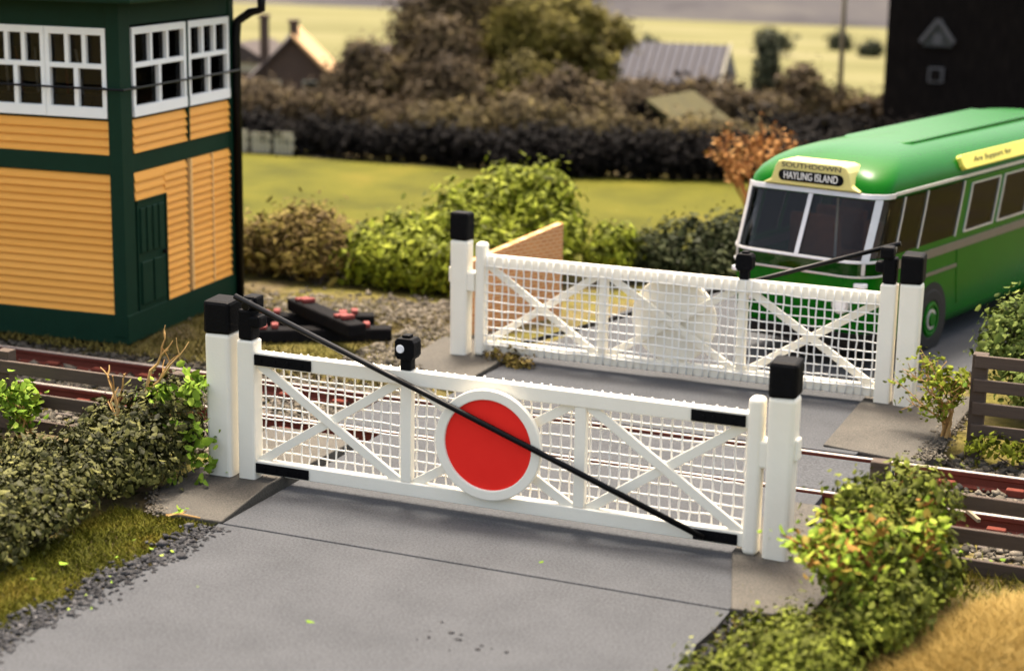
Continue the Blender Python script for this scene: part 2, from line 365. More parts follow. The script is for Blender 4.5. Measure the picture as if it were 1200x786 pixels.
def bush(name, label, cat, base, blobs, m, clumps, per, cr, size, twig=None, group=None, shell=0.5, ntips=14, r0=0.025, aspect=0.6, tall=False):
    """blobs are in world coordinates; the thing's Empty stands at base"""
    t = thing(name, label, cat, base, 0, group)
    bx = np.array(base)
    P, N, C = cloud([tuple(np.array(b[:3]) - bx) + tuple(b[3:]) for b in blobs], clumps, per, cr, shell)
    link('foliage', leaves_mesh('foliage', P, N, size, aspect), m, t)
    mb = MB(); sel = C[rng.choice(len(C), min(ntips, len(C)), replace=False)]
    for c in sel:
        stems(mb, (c[0] * .75, c[1] * .75, -0.05), [tuple(c)], r0); mb.tube([(0, 0, -.1), (c[0] * .75, c[1] * .75, -.06)], r0, 4)
    mb.build('branches', twig or M['darktwig'], t)
    return t

def blades_mesh(name, P, h, w, lean=0.5):
    n = len(P); a = rng.uniform(0, 2 * np.pi, n); D = np.stack([np.cos(a), np.sin(a), np.zeros(n)], 1)
    H = (h * rng.uniform(0.5, 1.3, n))[:, None]; ln = rng.normal(size=(n, 3)) * lean * H; ln[:, 2] = 0
    V = np.empty((n, 3, 3)); V[:, 0] = P - D * w / 2; V[:, 1] = P + D * w / 2; V[:, 2] = P + ln + np.array([0, 0, 1]) * H
    F = np.arange(n * 3).reshape(n, 3)
    return np_mesh(name, V.reshape(-1, 3), F)

OCT = np.array([(1, 0, 0), (0, 1, 0), (-1, 0, 0), (0, -1, 0), (0, 0, 1), (0, 0, -1), ], float)
OF = np.array([(0, 1, 4), (1, 2, 4), (2, 3, 4), (3, 0, 4), (1, 0, 5), (2, 1, 5), (3, 2, 5), (0, 3, 5)])
CUB = np.array([(x, y, z) for x in (-1, 1) for y in (-1, 1) for z in (-1, 1)], float) * 0.62
CF = np.array([(0, 1, 3), (0, 3, 2), (4, 6, 7), (4, 7, 5), (0, 4, 5), (0, 5, 1), (2, 3, 7), (2, 7, 6), (0, 2, 6), (0, 6, 4), (1, 5, 7), (1, 7, 3)])
def stones_mesh(name, P, size):
    n = len(P)
    V = CUB[None] + rng.normal(size=(n, 8, 3)) * 0.22
    A = rng.normal(size=(n, 4)); A /= np.linalg.norm(A, axis=1, keepdims=True)
    w, x, y, z = A.T
    Rm = np.stack([1 - 2 * (y * y + z * z), 2 * (x * y - z * w), 2 * (x * z + y * w), 2 * (x * y + z * w), 1 - 2 * (x * x + z * z), 2 * (y * z - x * w), 2 * (x * z - y * w), 2 * (y * z + x * w), 1 - 2 * (x * x + y * y)], 1).reshape(n, 3, 3)
    V = np.einsum('nij,nkj->nki', Rm, V) * (size * rng.lognormal(0, 0.35, n))[:, None, None] * np.array([1, 1, 0.75]) + P[:, None]
    F = (np.arange(n)[:, None, None] * 8 + CF[None]).reshape(-1, 3)
    return np_mesh(name, V.reshape(-1, 3), F)

# ------------------------------------------------------------------ ground, road, track bed
def bed(y):    # the track lies in a shallow trough
    d = np.abs(y - 19.63)
    return -0.24 + np.clip((d - 1.7) / 0.7, 0, 1) * 0.18
def make_ground():
    xs = np.unique(np.concatenate([np.linspace(-400, -40, 16), np.linspace(-40, -22, 19), np.linspace(-22, 2, 121), np.linspace(2, 30, 15), np.linspace(30, 400, 16)]))
    ys = np.unique(np.concatenate([np.linspace(-150, 4, 20), np.linspace(4, 30, 131), np.linspace(30, 60, 31), np.linspace(60, 500, 23)]))
    X, Y = np.meshgrid(xs, ys); Z = bed(Y) + np.sin(X * 1.7 + Y) * 0.012 + np.sin(Y * 2.3 - X * 0.9) * 0.012
    Z -= 0.35 * np.exp(-((X + 7) / 3.5) ** 4) * ((Y > 4) & (Y < 18)) * 0.25
    V = np.stack([X.ravel(), Y.ravel(), Z.ravel()], 1)
    nx, ny = len(xs), len(ys)
    i = (np.arange(ny - 1)[:, None] * nx + np.arange(nx - 1)[None]).ravel()[:, None]
    return link('ground', np_mesh('ground', V, np.concatenate([i, i + 1, i + nx + 1, i + nx], 1)), M['ground'], smooth=True)
struct(make_ground())

XL, XR = -9.42, -4.08
def ragged(x, y0, y1, n, a):
    return [(x + random.uniform(-a, a), y0 + (y1 - y0) * i / n) for i in range(n + 1)]
o = MB().slab(ragged(XR, 2, 15.14, 30, 0.06) + list(reversed(ragged(XL, 2, 15.2, 30, 0.07))), -0.3, 0.0).build('road', M['road']); struct(o)
o = MB().slab([(XL, 15.235), (XR, 15.175), (XR, 18.80), (XL, 18.80)], -0.3, 0.0).build('road_apron', M['road'], bevel=0.01); struct(o)
o = MB().slab([(XL - .7, 19.03), (XR + .5, 19.03), (XR + .5, 20.24), (XL - .7, 20.24)], -0.3, -0.012).build('crossing_deck', M['road'], bevel=0.01); struct(o)
bend = [(-3.9, 23.0), (-3.3, 26), (-1.6, 32), (3, 46), (-3, 46), (-7.4, 33), (-9.0, 27), (-9.35, 23.5)]
o = MB().slab([(XL, 20.46), (XR, 20.46)] + bend[:1] + bend[1:] + [(XL, 22)], -0.3, 0.0).build('road_beyond_crossing', M['road'], bevel=0.01); struct(o)
def pad(poly, zs): return struct(MB().slab(poly, -0.3, zs).build('gate_pad', M['pad'], bevel=0.015))
pad([(-10.25, 15.25), (XL - .02, 15.24), (XL - .02, 16.2), (XL - .02, 18.3), (-10.6, 18.3), (-10.6, 15.9)], [0.0, 0.012, 0.13, 0.08, 0.08, 0.02])
pad([(XR + .02, 15.16), (-3.38, 15.2), (-3.2, 18.3), (-4.45, 18.3), (-4.45, 16.55)], [0.02, 0.02, 0.05, 0.05, 0.05])
pad([(-4.5, 20.6), (-3.3, 20.5), (-3.15, 23.6), (-4.5, 23.4)], [0.03, -0.02, 0.03, 0.05])
pad([(-10.75, 22.2), (-10.0, 21.6), (XL - .02, 21.5), (XL - .02, 23.6), (-10.8, 23.6)], [0.0, 0.0, 0.05, 0.06, 0.02])

# lawn, field and far hills
def sheet(name, poly, z, m, n=60, wob=0.0):
    o = MB().slab(poly, z - 0.05, z).build(name, m); return struct(o)
sheet('lawn', [(-34, 38.9), (-34, 29.5), (-22, 29), (-17, 28.2), (-13, 28.6), (-9.3, 29.5), (-7.9, 34), (-4.8, 44), (-12, 40.5), (-16, 39.3), (-24, 39.0)], 0.008, M['lawn'])
sheet('field', [(-120, 55), (40, 55), (60, 101), (-160, 90)], 0.02, M['field'])
def hills():
    xs = np.linspace(-260, 160, 300); V = []; F = []
    for j, (dy, hz) in enumerate(((0, -0.1), (3, 1.1), (12, 3.6), (40, 9), (90, 14), (150, 12))):
        h = hz * (1 + 0.16 * np.sin(xs * 0.06 + j) + 0.1 * np.sin(xs * 0.21 + 2 * j)) + rng.normal(size=300) * 0.03 * max(hz, 0)
        y = 90.5 + (xs + 160) * 0.05 + dy
        V.append(np.stack([xs, y, h], 1))
    V = np.concatenate(V); i = (np.arange(5)[:, None] * 300 + np.arange(299)[None]).ravel()[:, None]
    return link('hills', np_mesh('hills', V, np.concatenate([i, i + 1, i + 301, i + 300], 1)), M['hill'], smooth=True)
struct(hills())

# ------------------------------------------------------------------ track
def rail(y, label):
    prof = [(-.07, -.19), (.07, -.19), (.07, -.165), (.02, -.14), (.02, -.06), (.038, -.045), (.038, -.008), (-.038, -.008), (-.038, -.045), (-.02, -.06), (-.02, -.14), (-.07, -.165)]
    n = len(prof); xs = (-30, -20, -10, 0, 12); mb = MB()
    mb.add([(x, y + p, q) for x in xs for p, q in prof], [(i * n + j, i * n + (j + 1) % n, (i + 1) * n + (j + 1) % n, (i + 1) * n + j) for i in range(4) for j in range(n)])
    o = mb.build('rail', M['rust']); tag(o, label, 'rail', 'rails of the track')
    h = MB().box(-30, 12, y - .032, y + .032, -.0078, .006).build('rail_head', M['ratop'], o, bevel=0.003)
    return o
rail(18.915, 'rusty rail of the track running nearer the gate with the red disc')
rail(20.35, 'rusty rail of the track running nearer the signal box and the bus')
sl = None
for i, x in enumerate([-17.4 + .74 * k for k in range(10)] + [-3.0 + .74 * k for k in range(7)]):
    if sl is None:
        sl = MB().box(-.13, .13, -1.25, 1.25, -.3, -.185).build('sleeper', M['sleeper'], bevel=0.01); tag(sl, 'dark wooden sleeper half buried in ballast under the rails', 'sleeper', 'sleepers under the track'); c = sl
        for q in (-.715, .72):
            MB().box(-.1, .1, q - .16, q - .05, -.19, -.1).box(-.1, .1, q + .05, q + .16, -.19, -.1).build('rail_chair', M['rust'], sl, bevel=0.015)
    else: c = copy_tree(sl)
    c.location = (x + random.uniform(-.03, .03), 19.63, 0)

def area(n, x0, x1, y0, y1, z): return np.stack([rng.uniform(x0, x1, n), rng.uniform(y0, y1, n), np.full(n, z)], 1)
B = np.concatenate([area(11000, -20, -10.0, 17.6, 21.5, 0), area(6500, -3.9, 2.5, 17.6, 21.5, 0)])
B[:, 2] = bed(B[:, 1]) + rng.uniform(-.01, .05, len(B)); B[:, 2] += 0.02 * (np.abs(B[:, 1] - 19.63) < 1.2)
stuff(link('ballast', stones_mesh('ballast', B, 0.038), M['stone']), 'grey brown stone ballast between and beside the rails', 'ballast')
# loose gravel along the broken edges of the road and by the far bushes
k = 1500; yy = rng.uniform(11.2, 15.1, k); G = np.stack([XL - .02 + rng.normal(0, .11, k) + .04 * np.sin(yy * 5) + (15.1 - yy) * -0.03, yy, np.full(k, .0)], 1)
k = 260; yy = rng.uniform(13.2, 15.1, k); G2 = np.stack([XR + .05 + np.abs(rng.normal(0, .16, k)), yy, np.full(k, .0)], 1)
G3 = np.stack([-6.0 + rng.normal(0, .22, 120), 13.5 + rng.normal(0, .12, 120), np.full(120, .0)], 1)
G4 = np.stack([rng.uniform(-9.2, -4.4, 70), rng.uniform(11, 15, 70), np.full(70, .0)], 1)
stuff(link('gravel', stones_mesh('gravel', np.concatenate([G, G2, G3[:14]]), 0.019), M['darkstone']), 'loose dark gravel crumbling along the road edges', 'gravel')
k = 900; a = rng.uniform(0, 1, k); e1 = np.stack([-10.6 + a * .4 + rng.normal(0, .07, k), 15.25 + (1 - a) * .7 + rng.normal(0, .08, k), np.full(k, -.0)], 1)
a = rng.uniform(0, 1, k); e2 = np.stack([-3.3 + rng.normal(0, .09, k), 20.6 + a * 2.9, np.full(k, .0)], 1)
a = rng.uniform(0, 1, k); e3 = np.stack([-4.4 + a * 1.1, 15.12 + rng.normal(0, .06, k), np.full(k, .0)], 1)
stuff(link('edge_dirt', stones_mesh('edge_dirt', np.concatenate([e1[:380], e2]), 0.014), M['stone']), 'crumbs of brown dirt along the edges of the pads', 'dirt')
k = 3800; P = np.stack([rng.uniform(-16.5, -10.2, k), np.zeros(k), np.zeros(k)], 1); P[:, 1] = 24.9 + (P[:, 0] + 13) * 0.25 + rng.normal(0, .5, k); P[:, 2] = -.05; P = P[rng.uniform(0, 1, k) < np.clip((P[:, 0] + 16.5) / 5, .25, 1)]
q = area(1400, -11.6, -10.2, 21.7, 24.6, -.05)
stuff(link('rough_gravel', stones_mesh('rough_gravel', np.concatenate([P, q]), 0.035), M['stone']), 'coarse brown gravel strip at the foot of the bushes', 'gravel')

# ------------------------------------------------------------------ level crossing gates and their posts
def cap_edge_post(name, label, loc, w, top, capz, knob, catch=0, group='white crossing gate posts'):
    """white gate post with a black painted top whose lower edge is not quite straight"""
    t = thing(name, label, 'gate post', loc, 0, group); h = w / 2
    MB().add([(x * s, y * s, z) for z, s in ((-.1, .95), (capz, 1)) for x, y in ((-h, -h), (h, -h), (h, h), (-h, h))],
             [(3, 2, 1, 0), (4, 5, 6, 7), (0, 1, 5, 4), (1, 2, 6, 5), (2, 3, 7, 6), (3, 0, 4, 7)]).build('shaft', M['white'], t, bevel=0.045, seg=3)
    e = h + .006
    MB().add([(-e, -e, capz - .02), (e, -e, capz - .005), (e, e, capz), (-e, e, capz - .01), (-e, -e, top - .02), (e, -e, top - .02), (e, e, top), (-e, e, top)],
             [(3, 2, 1, 0), (4, 5, 6, 7), (0, 1, 5, 4), (1, 2, 6, 5), (2, 3, 7, 6), (3, 0, 4, 7)]).build('black_cap', M['black'], t, bevel=0.038)
    if catch:
        MB().box(-h - .1, -h + .02, -.1, .1, .93, 1.2).build('catch_block', M['white'], t, bevel=0.02)
        MB().box(h - .02, h + .035, -.08, .08, 1.03, 1.25).build('catch_plate', M['white'], t, bevel=0.02)
    return t

def make_gate(label):
    """local frame: X along the gate from the hinge end, Y away from the viewer, target disc on the -Y side"""
    g = thing('crossing_gate', label, 'gate', (-7.07, 19.7, 0), 0, 'white level crossing gates')
    ox, Y = 7.07, -3.1
    X = lambda x: x + ox
    W_ = M['white']
    x0, x1 = X(-9.78), X(-4.36)
    xs1, xs2 = X(-8.0), X(-6.07)
    # rails, stiles, posts
    MB().box(x0 - .02, x1 + .02, Y - .06, Y + .06, 1.30, 1.455).build('top_rail', W_, g, bevel=0.012)
    MB().box(x0 - .02, x1 + .02, Y - .06, Y + .06, .10, .25).build('bottom_rail', W_, g, bevel=0.012)
    for xs in (xs1, xs2): MB().box(xs - .06, xs + .06, Y - .052, Y + .052, .25, 1.30).build('stile', W_, g, bevel=0.01)
    MB().box(X(-9.99), X(-9.785), Y - .1, Y + .1, -.0, 1.58).build('heel_post', W_, g, bevel=0.025)
    MB().box(X(-4.355), X(-4.20), Y - .09, Y + .09, .03, 1.62).build('head_post', W_, g, bevel=0.05, seg=4)
    MB().box(X(-9.97), X(-9.80), Y - .1, Y + .09, 1.581, 1.92).box(X(-9.93), X(-9.76), Y - .07, Y + .12, 1.90, 2.06).box(X(-9.85), X(-9.70), Y - .1, Y + .08, 1.72, 1.86).build('rod_bracket', M['black'], g, bevel=0.03)
    # diagonal braces: one X in each bay, the middle one passes behind the disc
    for a, b in ((x0, xs1 - .06), (xs1 + .06, xs2 - .06), (xs2 + .06, x1)):
        MB().bar((a, Y - .012, 1.33), (b, Y - .012, .22), .1, .045, (0, 0, 1)).build('brace', W_, g, bevel=0.008)
        MB().bar((a, Y + .016, .22), (b, Y + .016, 1.33), .1, .045, (0, 0, 1)).build('brace', W_, g, bevel=0.008)
    # woven wire behind the frame
    mb = MB(); nx = 51; lo, hi = .1, 1.458; yb = Y + .085
    for i in range(nx):
        x = x0 + .04 + (x1 - x0 - .08) * i / (nx - 1) + random.uniform(-.012, .012)
        top = hi + random.uniform(-.012, .008)
        pts = [(x + random.uniform(-.008, .008), yb + (.008 if (i + k) % 2 else -.008), lo + (top - lo) * k / 11) for k in range(12)]
        mb.tube(pts, .0104, 5)
    for j in range(10):
        z = .21 + j * .122
        pts = [(x0 + (x1 - x0) * k / 40, yb + random.uniform(-.006, .006), z + random.uniform(-.006, .006) + .006 * math.sin(k * .5 + j)) for k in range(41)]
        mb.tube([(x0 - .1, yb, z)] + pts, .0095, 5)
    mb.build('wire_mesh', M['wire'], g, smooth=True)
    # target disc
    cx = (xs1 + xs2) / 2
    d = MB().disc((cx, .80), .478, .585, Y - .145, Y - .075, 64).build('target_ring', W_, g, bevel=0.012)
    MB().disc((cx, .80), 0, .479, Y - .118, Y - .08, 64).build('red_disc', M['red'], g)
    MB().disc((cx, .80), 0, .56, Y - .074, Y - .062, 64).build('disc_back', W_, g)
    # black hinge straps with bolts
    for a, b, z0, z1 in ((X(-9.83), X(-9.10), 1.315, 1.435), (X(-9.80), X(-9.14), .115, .225), (X(-4.92), X(-4.37), 1.315, 1.435), (X(-4.85), X(-4.40), .115, .225)):
        s = MB().box(a, b, Y - .078, Y - .0605, z0, z1).build('strap', M['black'], g, bevel=0.02, seg=3)
        for k in range(4): MB().disc((a + .12 + (b - a - .24) * k / 3, (z0 + z1) / 2), 0, .02, Y - .09, Y - .077, 10).build('bolt', M['black'], s)
    # lamp on the stile nearer the hinge
    l = MB().box(xs1 - .065, xs1 + .06, Y - .06, Y + .06, 1.456, 1.58).build('lamp_stem', M['black'], g, bevel=0.015)
    b = MB().prism([(xs1 - .115, 1.62), (xs1 - .085, 1.575), (xs1 + .08, 1.575), (xs1 + .11, 1.62), (xs1 + .11, 1.76), (xs1 + .08, 1.8), (xs1 - .085, 1.8), (xs1 - .115, 1.76)], Y - .09, Y + .09).build('lamp_body', M['black'], g, bevel=0.012)
    MB().box(xs1 - .05, xs1 + .04, Y - .05, Y + .05, 1.795, 1.83).build('lamp_vent', M['black'], b, bevel=0.01)
    MB().disc((xs1 - .045, 1.69), 0, .045, Y - .105, Y - .085, 20).build('lens', M['lens'], b, bevel=0.008)
    # tension rod from the hinge bracket down across the face of the gate
    MB().tube([(X(-9.96), Y - .16, 2.07), (X(-7.4), Y - .19, 1.165), (X(-4.72), Y - .14, .17)], .031, 10).build('tension_rod', M['rodblack'], g, smooth=True)
    MB().disc((X(-9.82), 1.98), 0, .05, Y - .19, Y - .05, 14).build('pivot', M['rodblack'], g, bevel=0.01)
    return g
gate = make_gate('white wire mesh gate with a red disc facing the viewer, in front of the track')
gate2 = copy_tree(gate); gate2.rotation_euler.z = math.pi
gate2['label'] = 'white wire mesh gate seen from its back, in front of the green bus'
cap_edge_post('gate_post', 'thick white post with black top at the hinged end of the red disc gate', (-10.215, 16.62, 0), .31, 2.0, 1.63, True)
cap_edge_post('gate_post', 'white black topped post with catch at the free end of the red disc gate', (-4.02, 16.62, 0), .27, 2.02, 1.66, True, 1)
p = cap_edge_post('gate_post', 'white black topped post standing beside the front wheel of the bus', (-3.97, 22.8, 0), .27, 2.0, 1.62, True)
p = cap_edge_post('gate_post', 'white black topped post left of the orange brick wall, by the green bushes', (-10.17, 22.8, 0), .26, 2.03, 1.64, True, 1); p.rotation_euler.z = math.pi

# ------------------------------------------------------------------ signal box
def lapboards(mb, x0, x1, z0, z1, step=.113, y=-.0):
    n = max(1, round((z1 - z0) / step)); h = (z1 - z0) / n
    for i in range(n):
        a, b = z0 + i * h, z0 + (i + 1) * h
        prof = [(y - .055, a), (y - .048, a + h * .25), (y - .016, b - .002), (y + .02, b - .002), (y + .02, a)]
        k = len(prof)
        mb.add([(x, p, q) for x in (x0, x1) for p, q in prof], [tuple(range(k)), tuple(reversed(range(k, 2 * k)))] + [((j + 1) % k, j, k + j, k + (j + 1) % k) for j in range(k)])
    return mb

def sash(parent, x0, x1, z0, z1, y, flip=None):
    """window: frame with three lights over two, dark pane"""
    f = MB(); t = .07; zm = z0 + (z1 - z0) * .575
    f.box(x0, x1, y - .05, y + .03, z0, z0 + .15).box(x0, x1, y - .04, y + .03, z1 - .1, z1)
    f.box(x0, x0 + t, y - .04, y + .03, z0 + .15, z1 - .1).box(x1 - t, x1, y - .04, y + .03, z0 + .15, z1 - .1)
    f.box(x0 + t, x1 - t, y - .036, y + .03, zm - .035, zm + .035)
    w = x1 - x0 - 2 * t
    f.box(x0 + t + w / 2 - .035, x0 + t + w / 2 + .035, y - .034, y + .03, z0 + .15, zm - .035)
    for k in (1, 2): f.box(x0 + t + w * k / 3 - .033, x0 + t + w * k / 3 + .033, y - .034, y + .03, zm + .035, z1 - .1)
    o = f.build('window', M['sashwhite'], parent, bevel=0.006)
    MB().box(x0 + .03, x1 - .03, y + .031, y + .045, z0 + .05, z1 - .05).build('pane', M['glass'], o)
    return o

def rotated(o):   # turns a piece modelled on the front onto the right-hand side wall (x -> depth)
    for v in o.data.vertices: x, y, z = v.co; v.co = (-y, x, z)
    for c in o.children: rotated(c)
    return o

sb = thing('signal_box', 'orange boarded signal box with dark green posts and white windows', 'signal box', (-14.75, 21.4, -0.05), R(4.2))
D_, L_ = 3.32, 5.6
MB().box(-L_, -.03, .03, D_ - .03, 0, 3.19).build('wall', M['dgreen'], sb)
MB().box(-L_, -.1, D_ - .12, D_ - .03, 3.19, 4.5).build('rear_wall', M['inside'], sb)
lapboards(MB(), -L_, -5.0, 3.2, 4.44).build('cladding', M['orange'], sb)
MB().box(-L_, -L_ + .1, .05, D_ - .12, 3.19, 4.5).build('end_wall', M['inside'], sb)
MB().box(-L_, -.06, .05, D_ - .1, 4.5, 4.6).build('room_ceiling', M['inside'], sb)
lf = MB().box(-4.6, -.9, .75, 1.15, 3.19, 3.4).build('lever_frame', M['inside'], sb)
for k in range(14): MB().tube([(-4.4 + k * .25, .95, 3.4), (-4.4 + k * .25, .9 - (.12 if k % 4 == 1 else 0), 4.05)], .02, 6).build('lever', M['steel'] if k % 3 else M['rust'], lf)
MB().box(-L_ - .03, .06, -.06, D_ + .05, 0, .42).build('plinth', M['dgreen'], sb, bevel=0.01)
MB().box(-L_ - .03, .03, -.05, D_ + .03, 2.42, 2.69).build('floor_band', M['dgreen'], sb, bevel=0.01)
MB().box(-L_ - .03, .03, -.05, D_ + .03, 4.47, 4.86).build('fascia', M['dgreen'], sb, bevel=0.01)
MB().box(-.155, .05, -.068, .25, .1, 4.85).build('corner_post', M['dgreen'], sb, bevel=0.012)
MB().box(-.12, .05, D_ - .1, D_ + .07, .1, 4.85).build('corner_post', M['dgreen'], sb, bevel=0.012)
lapboards(MB(), -L_, -.16, .425, 2.415).build('cladding', M['orange'], sb)
lapboards(MB(), -L_, -.16, 2.695, 3.16).build('cladding', M['orange'], sb)
for i in range(5):
    x1 = -.165 - i * .965
    sash(sb, x1 - .96, x1, 3.2, 4.44, -.02)
# right-hand side, pieces laid out along the depth
for a, b in ((.275, 1.83), (1.9, 3.2)):
    rotated(lapboards(MB(), a, b, 2.695, 3.16).build('cladding', M['orange'], sb))
    rotated(sash(sb, a + .01, b + .005, 3.2, 4.44, -.02))
rotated(lapboards(MB(), .275, 1.12, 2.02, 2.415).build('cladding', M['orange'], sb))
rotated(lapboards(MB(), 1.121, 1.80, .425, 2.415).build('cladding', M['orange'], sb))
rotated(lapboards(MB(), 1.93, 2.58, .425, 2.415).build('cladding', M['orange'], sb))
rotated(lapboards(MB(), 2.62, 3.2, .425, 2.415).build('cladding', M['orange'], sb))
rotated(MB().box(1.87, 1.925, -.07, -.0, .425, 2.415).box(2.585, 2.615, -.06, 0, .425, 2.415).build('cover_strip', M['striplight'], sb, bevel=0.006))
MB().box(-L_, -.17, -.045, .045, 4.40, 4.475).build('window_head', M['dgreen'], sb)
rotated(MB().box(1.835, 1.885, -.07, 0, 2.695, 4.46).build('mullion', M['dgreen'], sb, bevel=0.006))
dr = rotated(MB().box(.3, 1.1, -.052, .0, .3, 2.0).build('door', M['dgreen'], sb, bevel=0.008))
pn = MB()
for k in range(4): pn.box(.36 + k * .175, .49 + k * .175, -.078, -.05, 1.25, 1.9)
for k in range(2): pn.box(.36 + k * .35, .665 + k * .35, -.078, -.05, .5, 1.12)
pp = rotated(pn.build('door_panel', M['dgreen'], dr, bevel=0.012))
rotated(MB().disc((1.0, 1.18), 0, .03, -.12, -.07, 12).build('handle', M['black'], dr))
rotated(MB().box(1.1, 1.12, -.075, 0, .42, 2.02).box(.28, 1.12, -.075, 0, 2.0, 2.018).build('door_frame', M['dgreen'], dr))
# safety bar in front of the windows
hr = MB().tube([(-L_, -.16, 3.62), (.16, -.16, 3.62), (.16, D_, 3.62)], .018, 6)
for x in (-4, -2.77, -1.47, -.2): hr.bar((x, -.16, 3.62), (x, -.03, 3.62), .03, .03)
for y in (.28, 1.86, 3.2): hr.bar((.03, y, 3.62), (.16, y, 3.62), .03, .03)
hr.build('window_bar', M['rodblack'], sb)
# roof with overhang, gutter and down pipe
e = .42; z0, z1 = 4.86, 6.2
rf = MB().add([(-L_ - e, -e, z0), (e, -e, z0), (e, D_ + e, z0), (-L_ - e, D_ + e, z0), (-L_ - e, -e, z0 + .06), (e, -e, z0 + .06), (e, D_ + e, z0 + .06), (-L_ - e, D_ + e, z0 + .06), (-L_ + 1.5, D_ / 2, z1), (-1.5, D_ / 2, z1)],
         [(3, 2, 1, 0), (0, 1, 5, 4), (1, 2, 6, 5), (2, 3, 7, 6), (3, 0, 4, 7), (4, 5, 9, 8), (5, 6, 9), (6, 7, 8, 9), (7, 4, 8)]).build('roof', M['slate'], sb)
MB().tube([(-L_ - e, -e - .05, z0), (e + .05, -e - .05, z0), (e + .05, D_ + e, z0)], .055, 10).build('gutter', M['dgreen'], rf)
MB().tube([(e + .05, D_ + .18, z0 - .03), (e + .05, D_ + .18, 4.55), (.3, D_ + .14, 4.5), (.12, D_ + .06, 4.36), (.1, D_ + .04, 4.1), (.1, D_ + .04, 0)], .07, 10).build('down_pipe', M['rodblack'], sb, smooth=True)

# ------------------------------------------------------------------ green bus
bus = thing('bus', 'green single deck bus with silver window trim waiting behind the far gate', 'bus', (-4.68, 24.38, 0.149), R(-14))
bus.scale = (.976, .976, .976)
HW, BL = 1.135, 8.6
LEV = [(.16, 1.08, -.10, .36), (.3, 1.12, -.17, .38), (.75, 1.135, -.3, .42), (1.25, 1.135, -.36, .45), (1.42, 1.135, -.35, .45), (1.6, 1.13, -.27, .43), (2.0, 1.115, -.09, .37), (2.33, 1.10, .05, .3)]
ROOF = [(2.33, 1.10, .04, .32), (2.42, 1.09, .07, .34), (2.53, 1.05, .16, .4), (2.64, .97, .34, .46), (2.73, .85, .62, .5), (2.80, .66, 1.0, .5), (2.84, .42, 1.5, .4), (2.855, .15, 2.0, .15)]
def lev(z, T=None):
    T = T or LEV
    for a, b in zip(T, T[1:]):
        if a[0] <= z <= b[0]:
            q = (z - a[0]) / (b[0] - a[0]); return [a[i] + (b[i] - a[i]) * q for i in range(4)]
    return list(T[-1] if z > T[-1][0] else T[0])
def surf(s, z, off=0.0, T=LEV):
    """point on the body shell: s = distance round the outline from the middle of the front (s > 0 towards +x)"""
    _, w, yf, r = lev(z, T); a = abs(s); sg = 1 if s >= 0 else -1
    if a < w - r: x, y, nx, ny = a, yf, 0, -1
    elif a < w - r + r * math.pi / 2:
        q = (a - (w - r)) / r; x, y, nx, ny = w - r + r * math.sin(q), yf + r - r * math.cos(q), math.sin(q), -math.cos(q)
    else: x, y, nx, ny = w, yf + r + a - (w - r + r * math.pi / 2), 1, 0
    return (sg * (x + nx * off) - HW, y + ny * off, z)
def shell(T, cap):
    mb = MB(); rings = []
    for z, w, yf, r in T:
        ring = []; rear = BL - yf * .6
        def arc(cx, cy, q0, q1): return [(cx + r * math.cos(q0 + (q1 - q0) * k / 8), cy + r * math.sin(q0 + (q1 - q0) * k / 8)) for k in range(9)]
        P = math.pi
        ring += arc(w - r, yf + r, -P / 2, 0) + arc(w - r, rear - r, 0, P / 2) + arc(-w + r, rear - r, P / 2, P) + arc(-w + r, yf + r, P, 1.5 * P)
        rings.append([(x - HW, y, z) for x, y in ring])
    n = 36
    mb.add([p for r in rings for p in r], [(i * n + j, i * n + (j + 1) % n, (i + 1) * n + (j + 1) % n, (i + 1) * n + j) for i in range(len(T) - 1) for j in range(n)]
           + ([tuple(range((len(T) - 1) * n, len(T) * n))] if cap else [tuple(reversed(range(n)))]))
    return mb
shell([(2.331, 1.10, .04, .32)] + ROOF[1:], True).build('roof', M['busgreen'], bus, smooth=True)
shell([l for l in LEV if l[0] <= 1.43], False).build('body', M['busgreen'], bus, smooth=True)
shell([tuple(lev(2.25)), LEV[-1]], False).build('window_header', M['busgreen'], bus, smooth=True)
def patch(mb, s0, s1, z0, z1, off, th=.02, T=LEV, ds=.06):
    """a plate lying on the shell between two positions round the outline"""
    n = max(1, int(abs(s1 - s0) / ds)); kz = max(1, int((z1 - z0) / .12)); vs = []
    S_ = [s0 + (s1 - s0) * i / n for i in range(n + 1)]; Z_ = [z0 + (z1 - z0) * i / kz for i in range(kz + 1)]
    for o_ in (off, off - th):
        for z in Z_:
            for s in S_: vs.append(surf(s, z, o_, T))
    a = n + 1; N = a * (kz + 1); fs = []
    for i in range(kz):
        for j in range(n):
            p = i * a + j; fs += [(p, p + 1, p + a + 1, p + a), (N + p + 1, N + p, N + p + a, N + p + a + 1)]
    for j in range(n): fs += [(j + 1, j, N + j, N + j + 1), (kz * a + j, kz * a + j + 1, N + kz * a + j + 1, N + kz * a + j)]
    for i in range(kz): fs += [(i * a, (i + 1) * a, N + (i + 1) * a, N + i * a), ((i + 1) * a + n, i * a + n, N + i * a + n, N + (i + 1) * a + n)]
    return mb.add(vs, fs)
CS = 1.135 - .42 + .42 * math.pi / 2      # where the side begins
def sidepos(y): return CS + y - .1
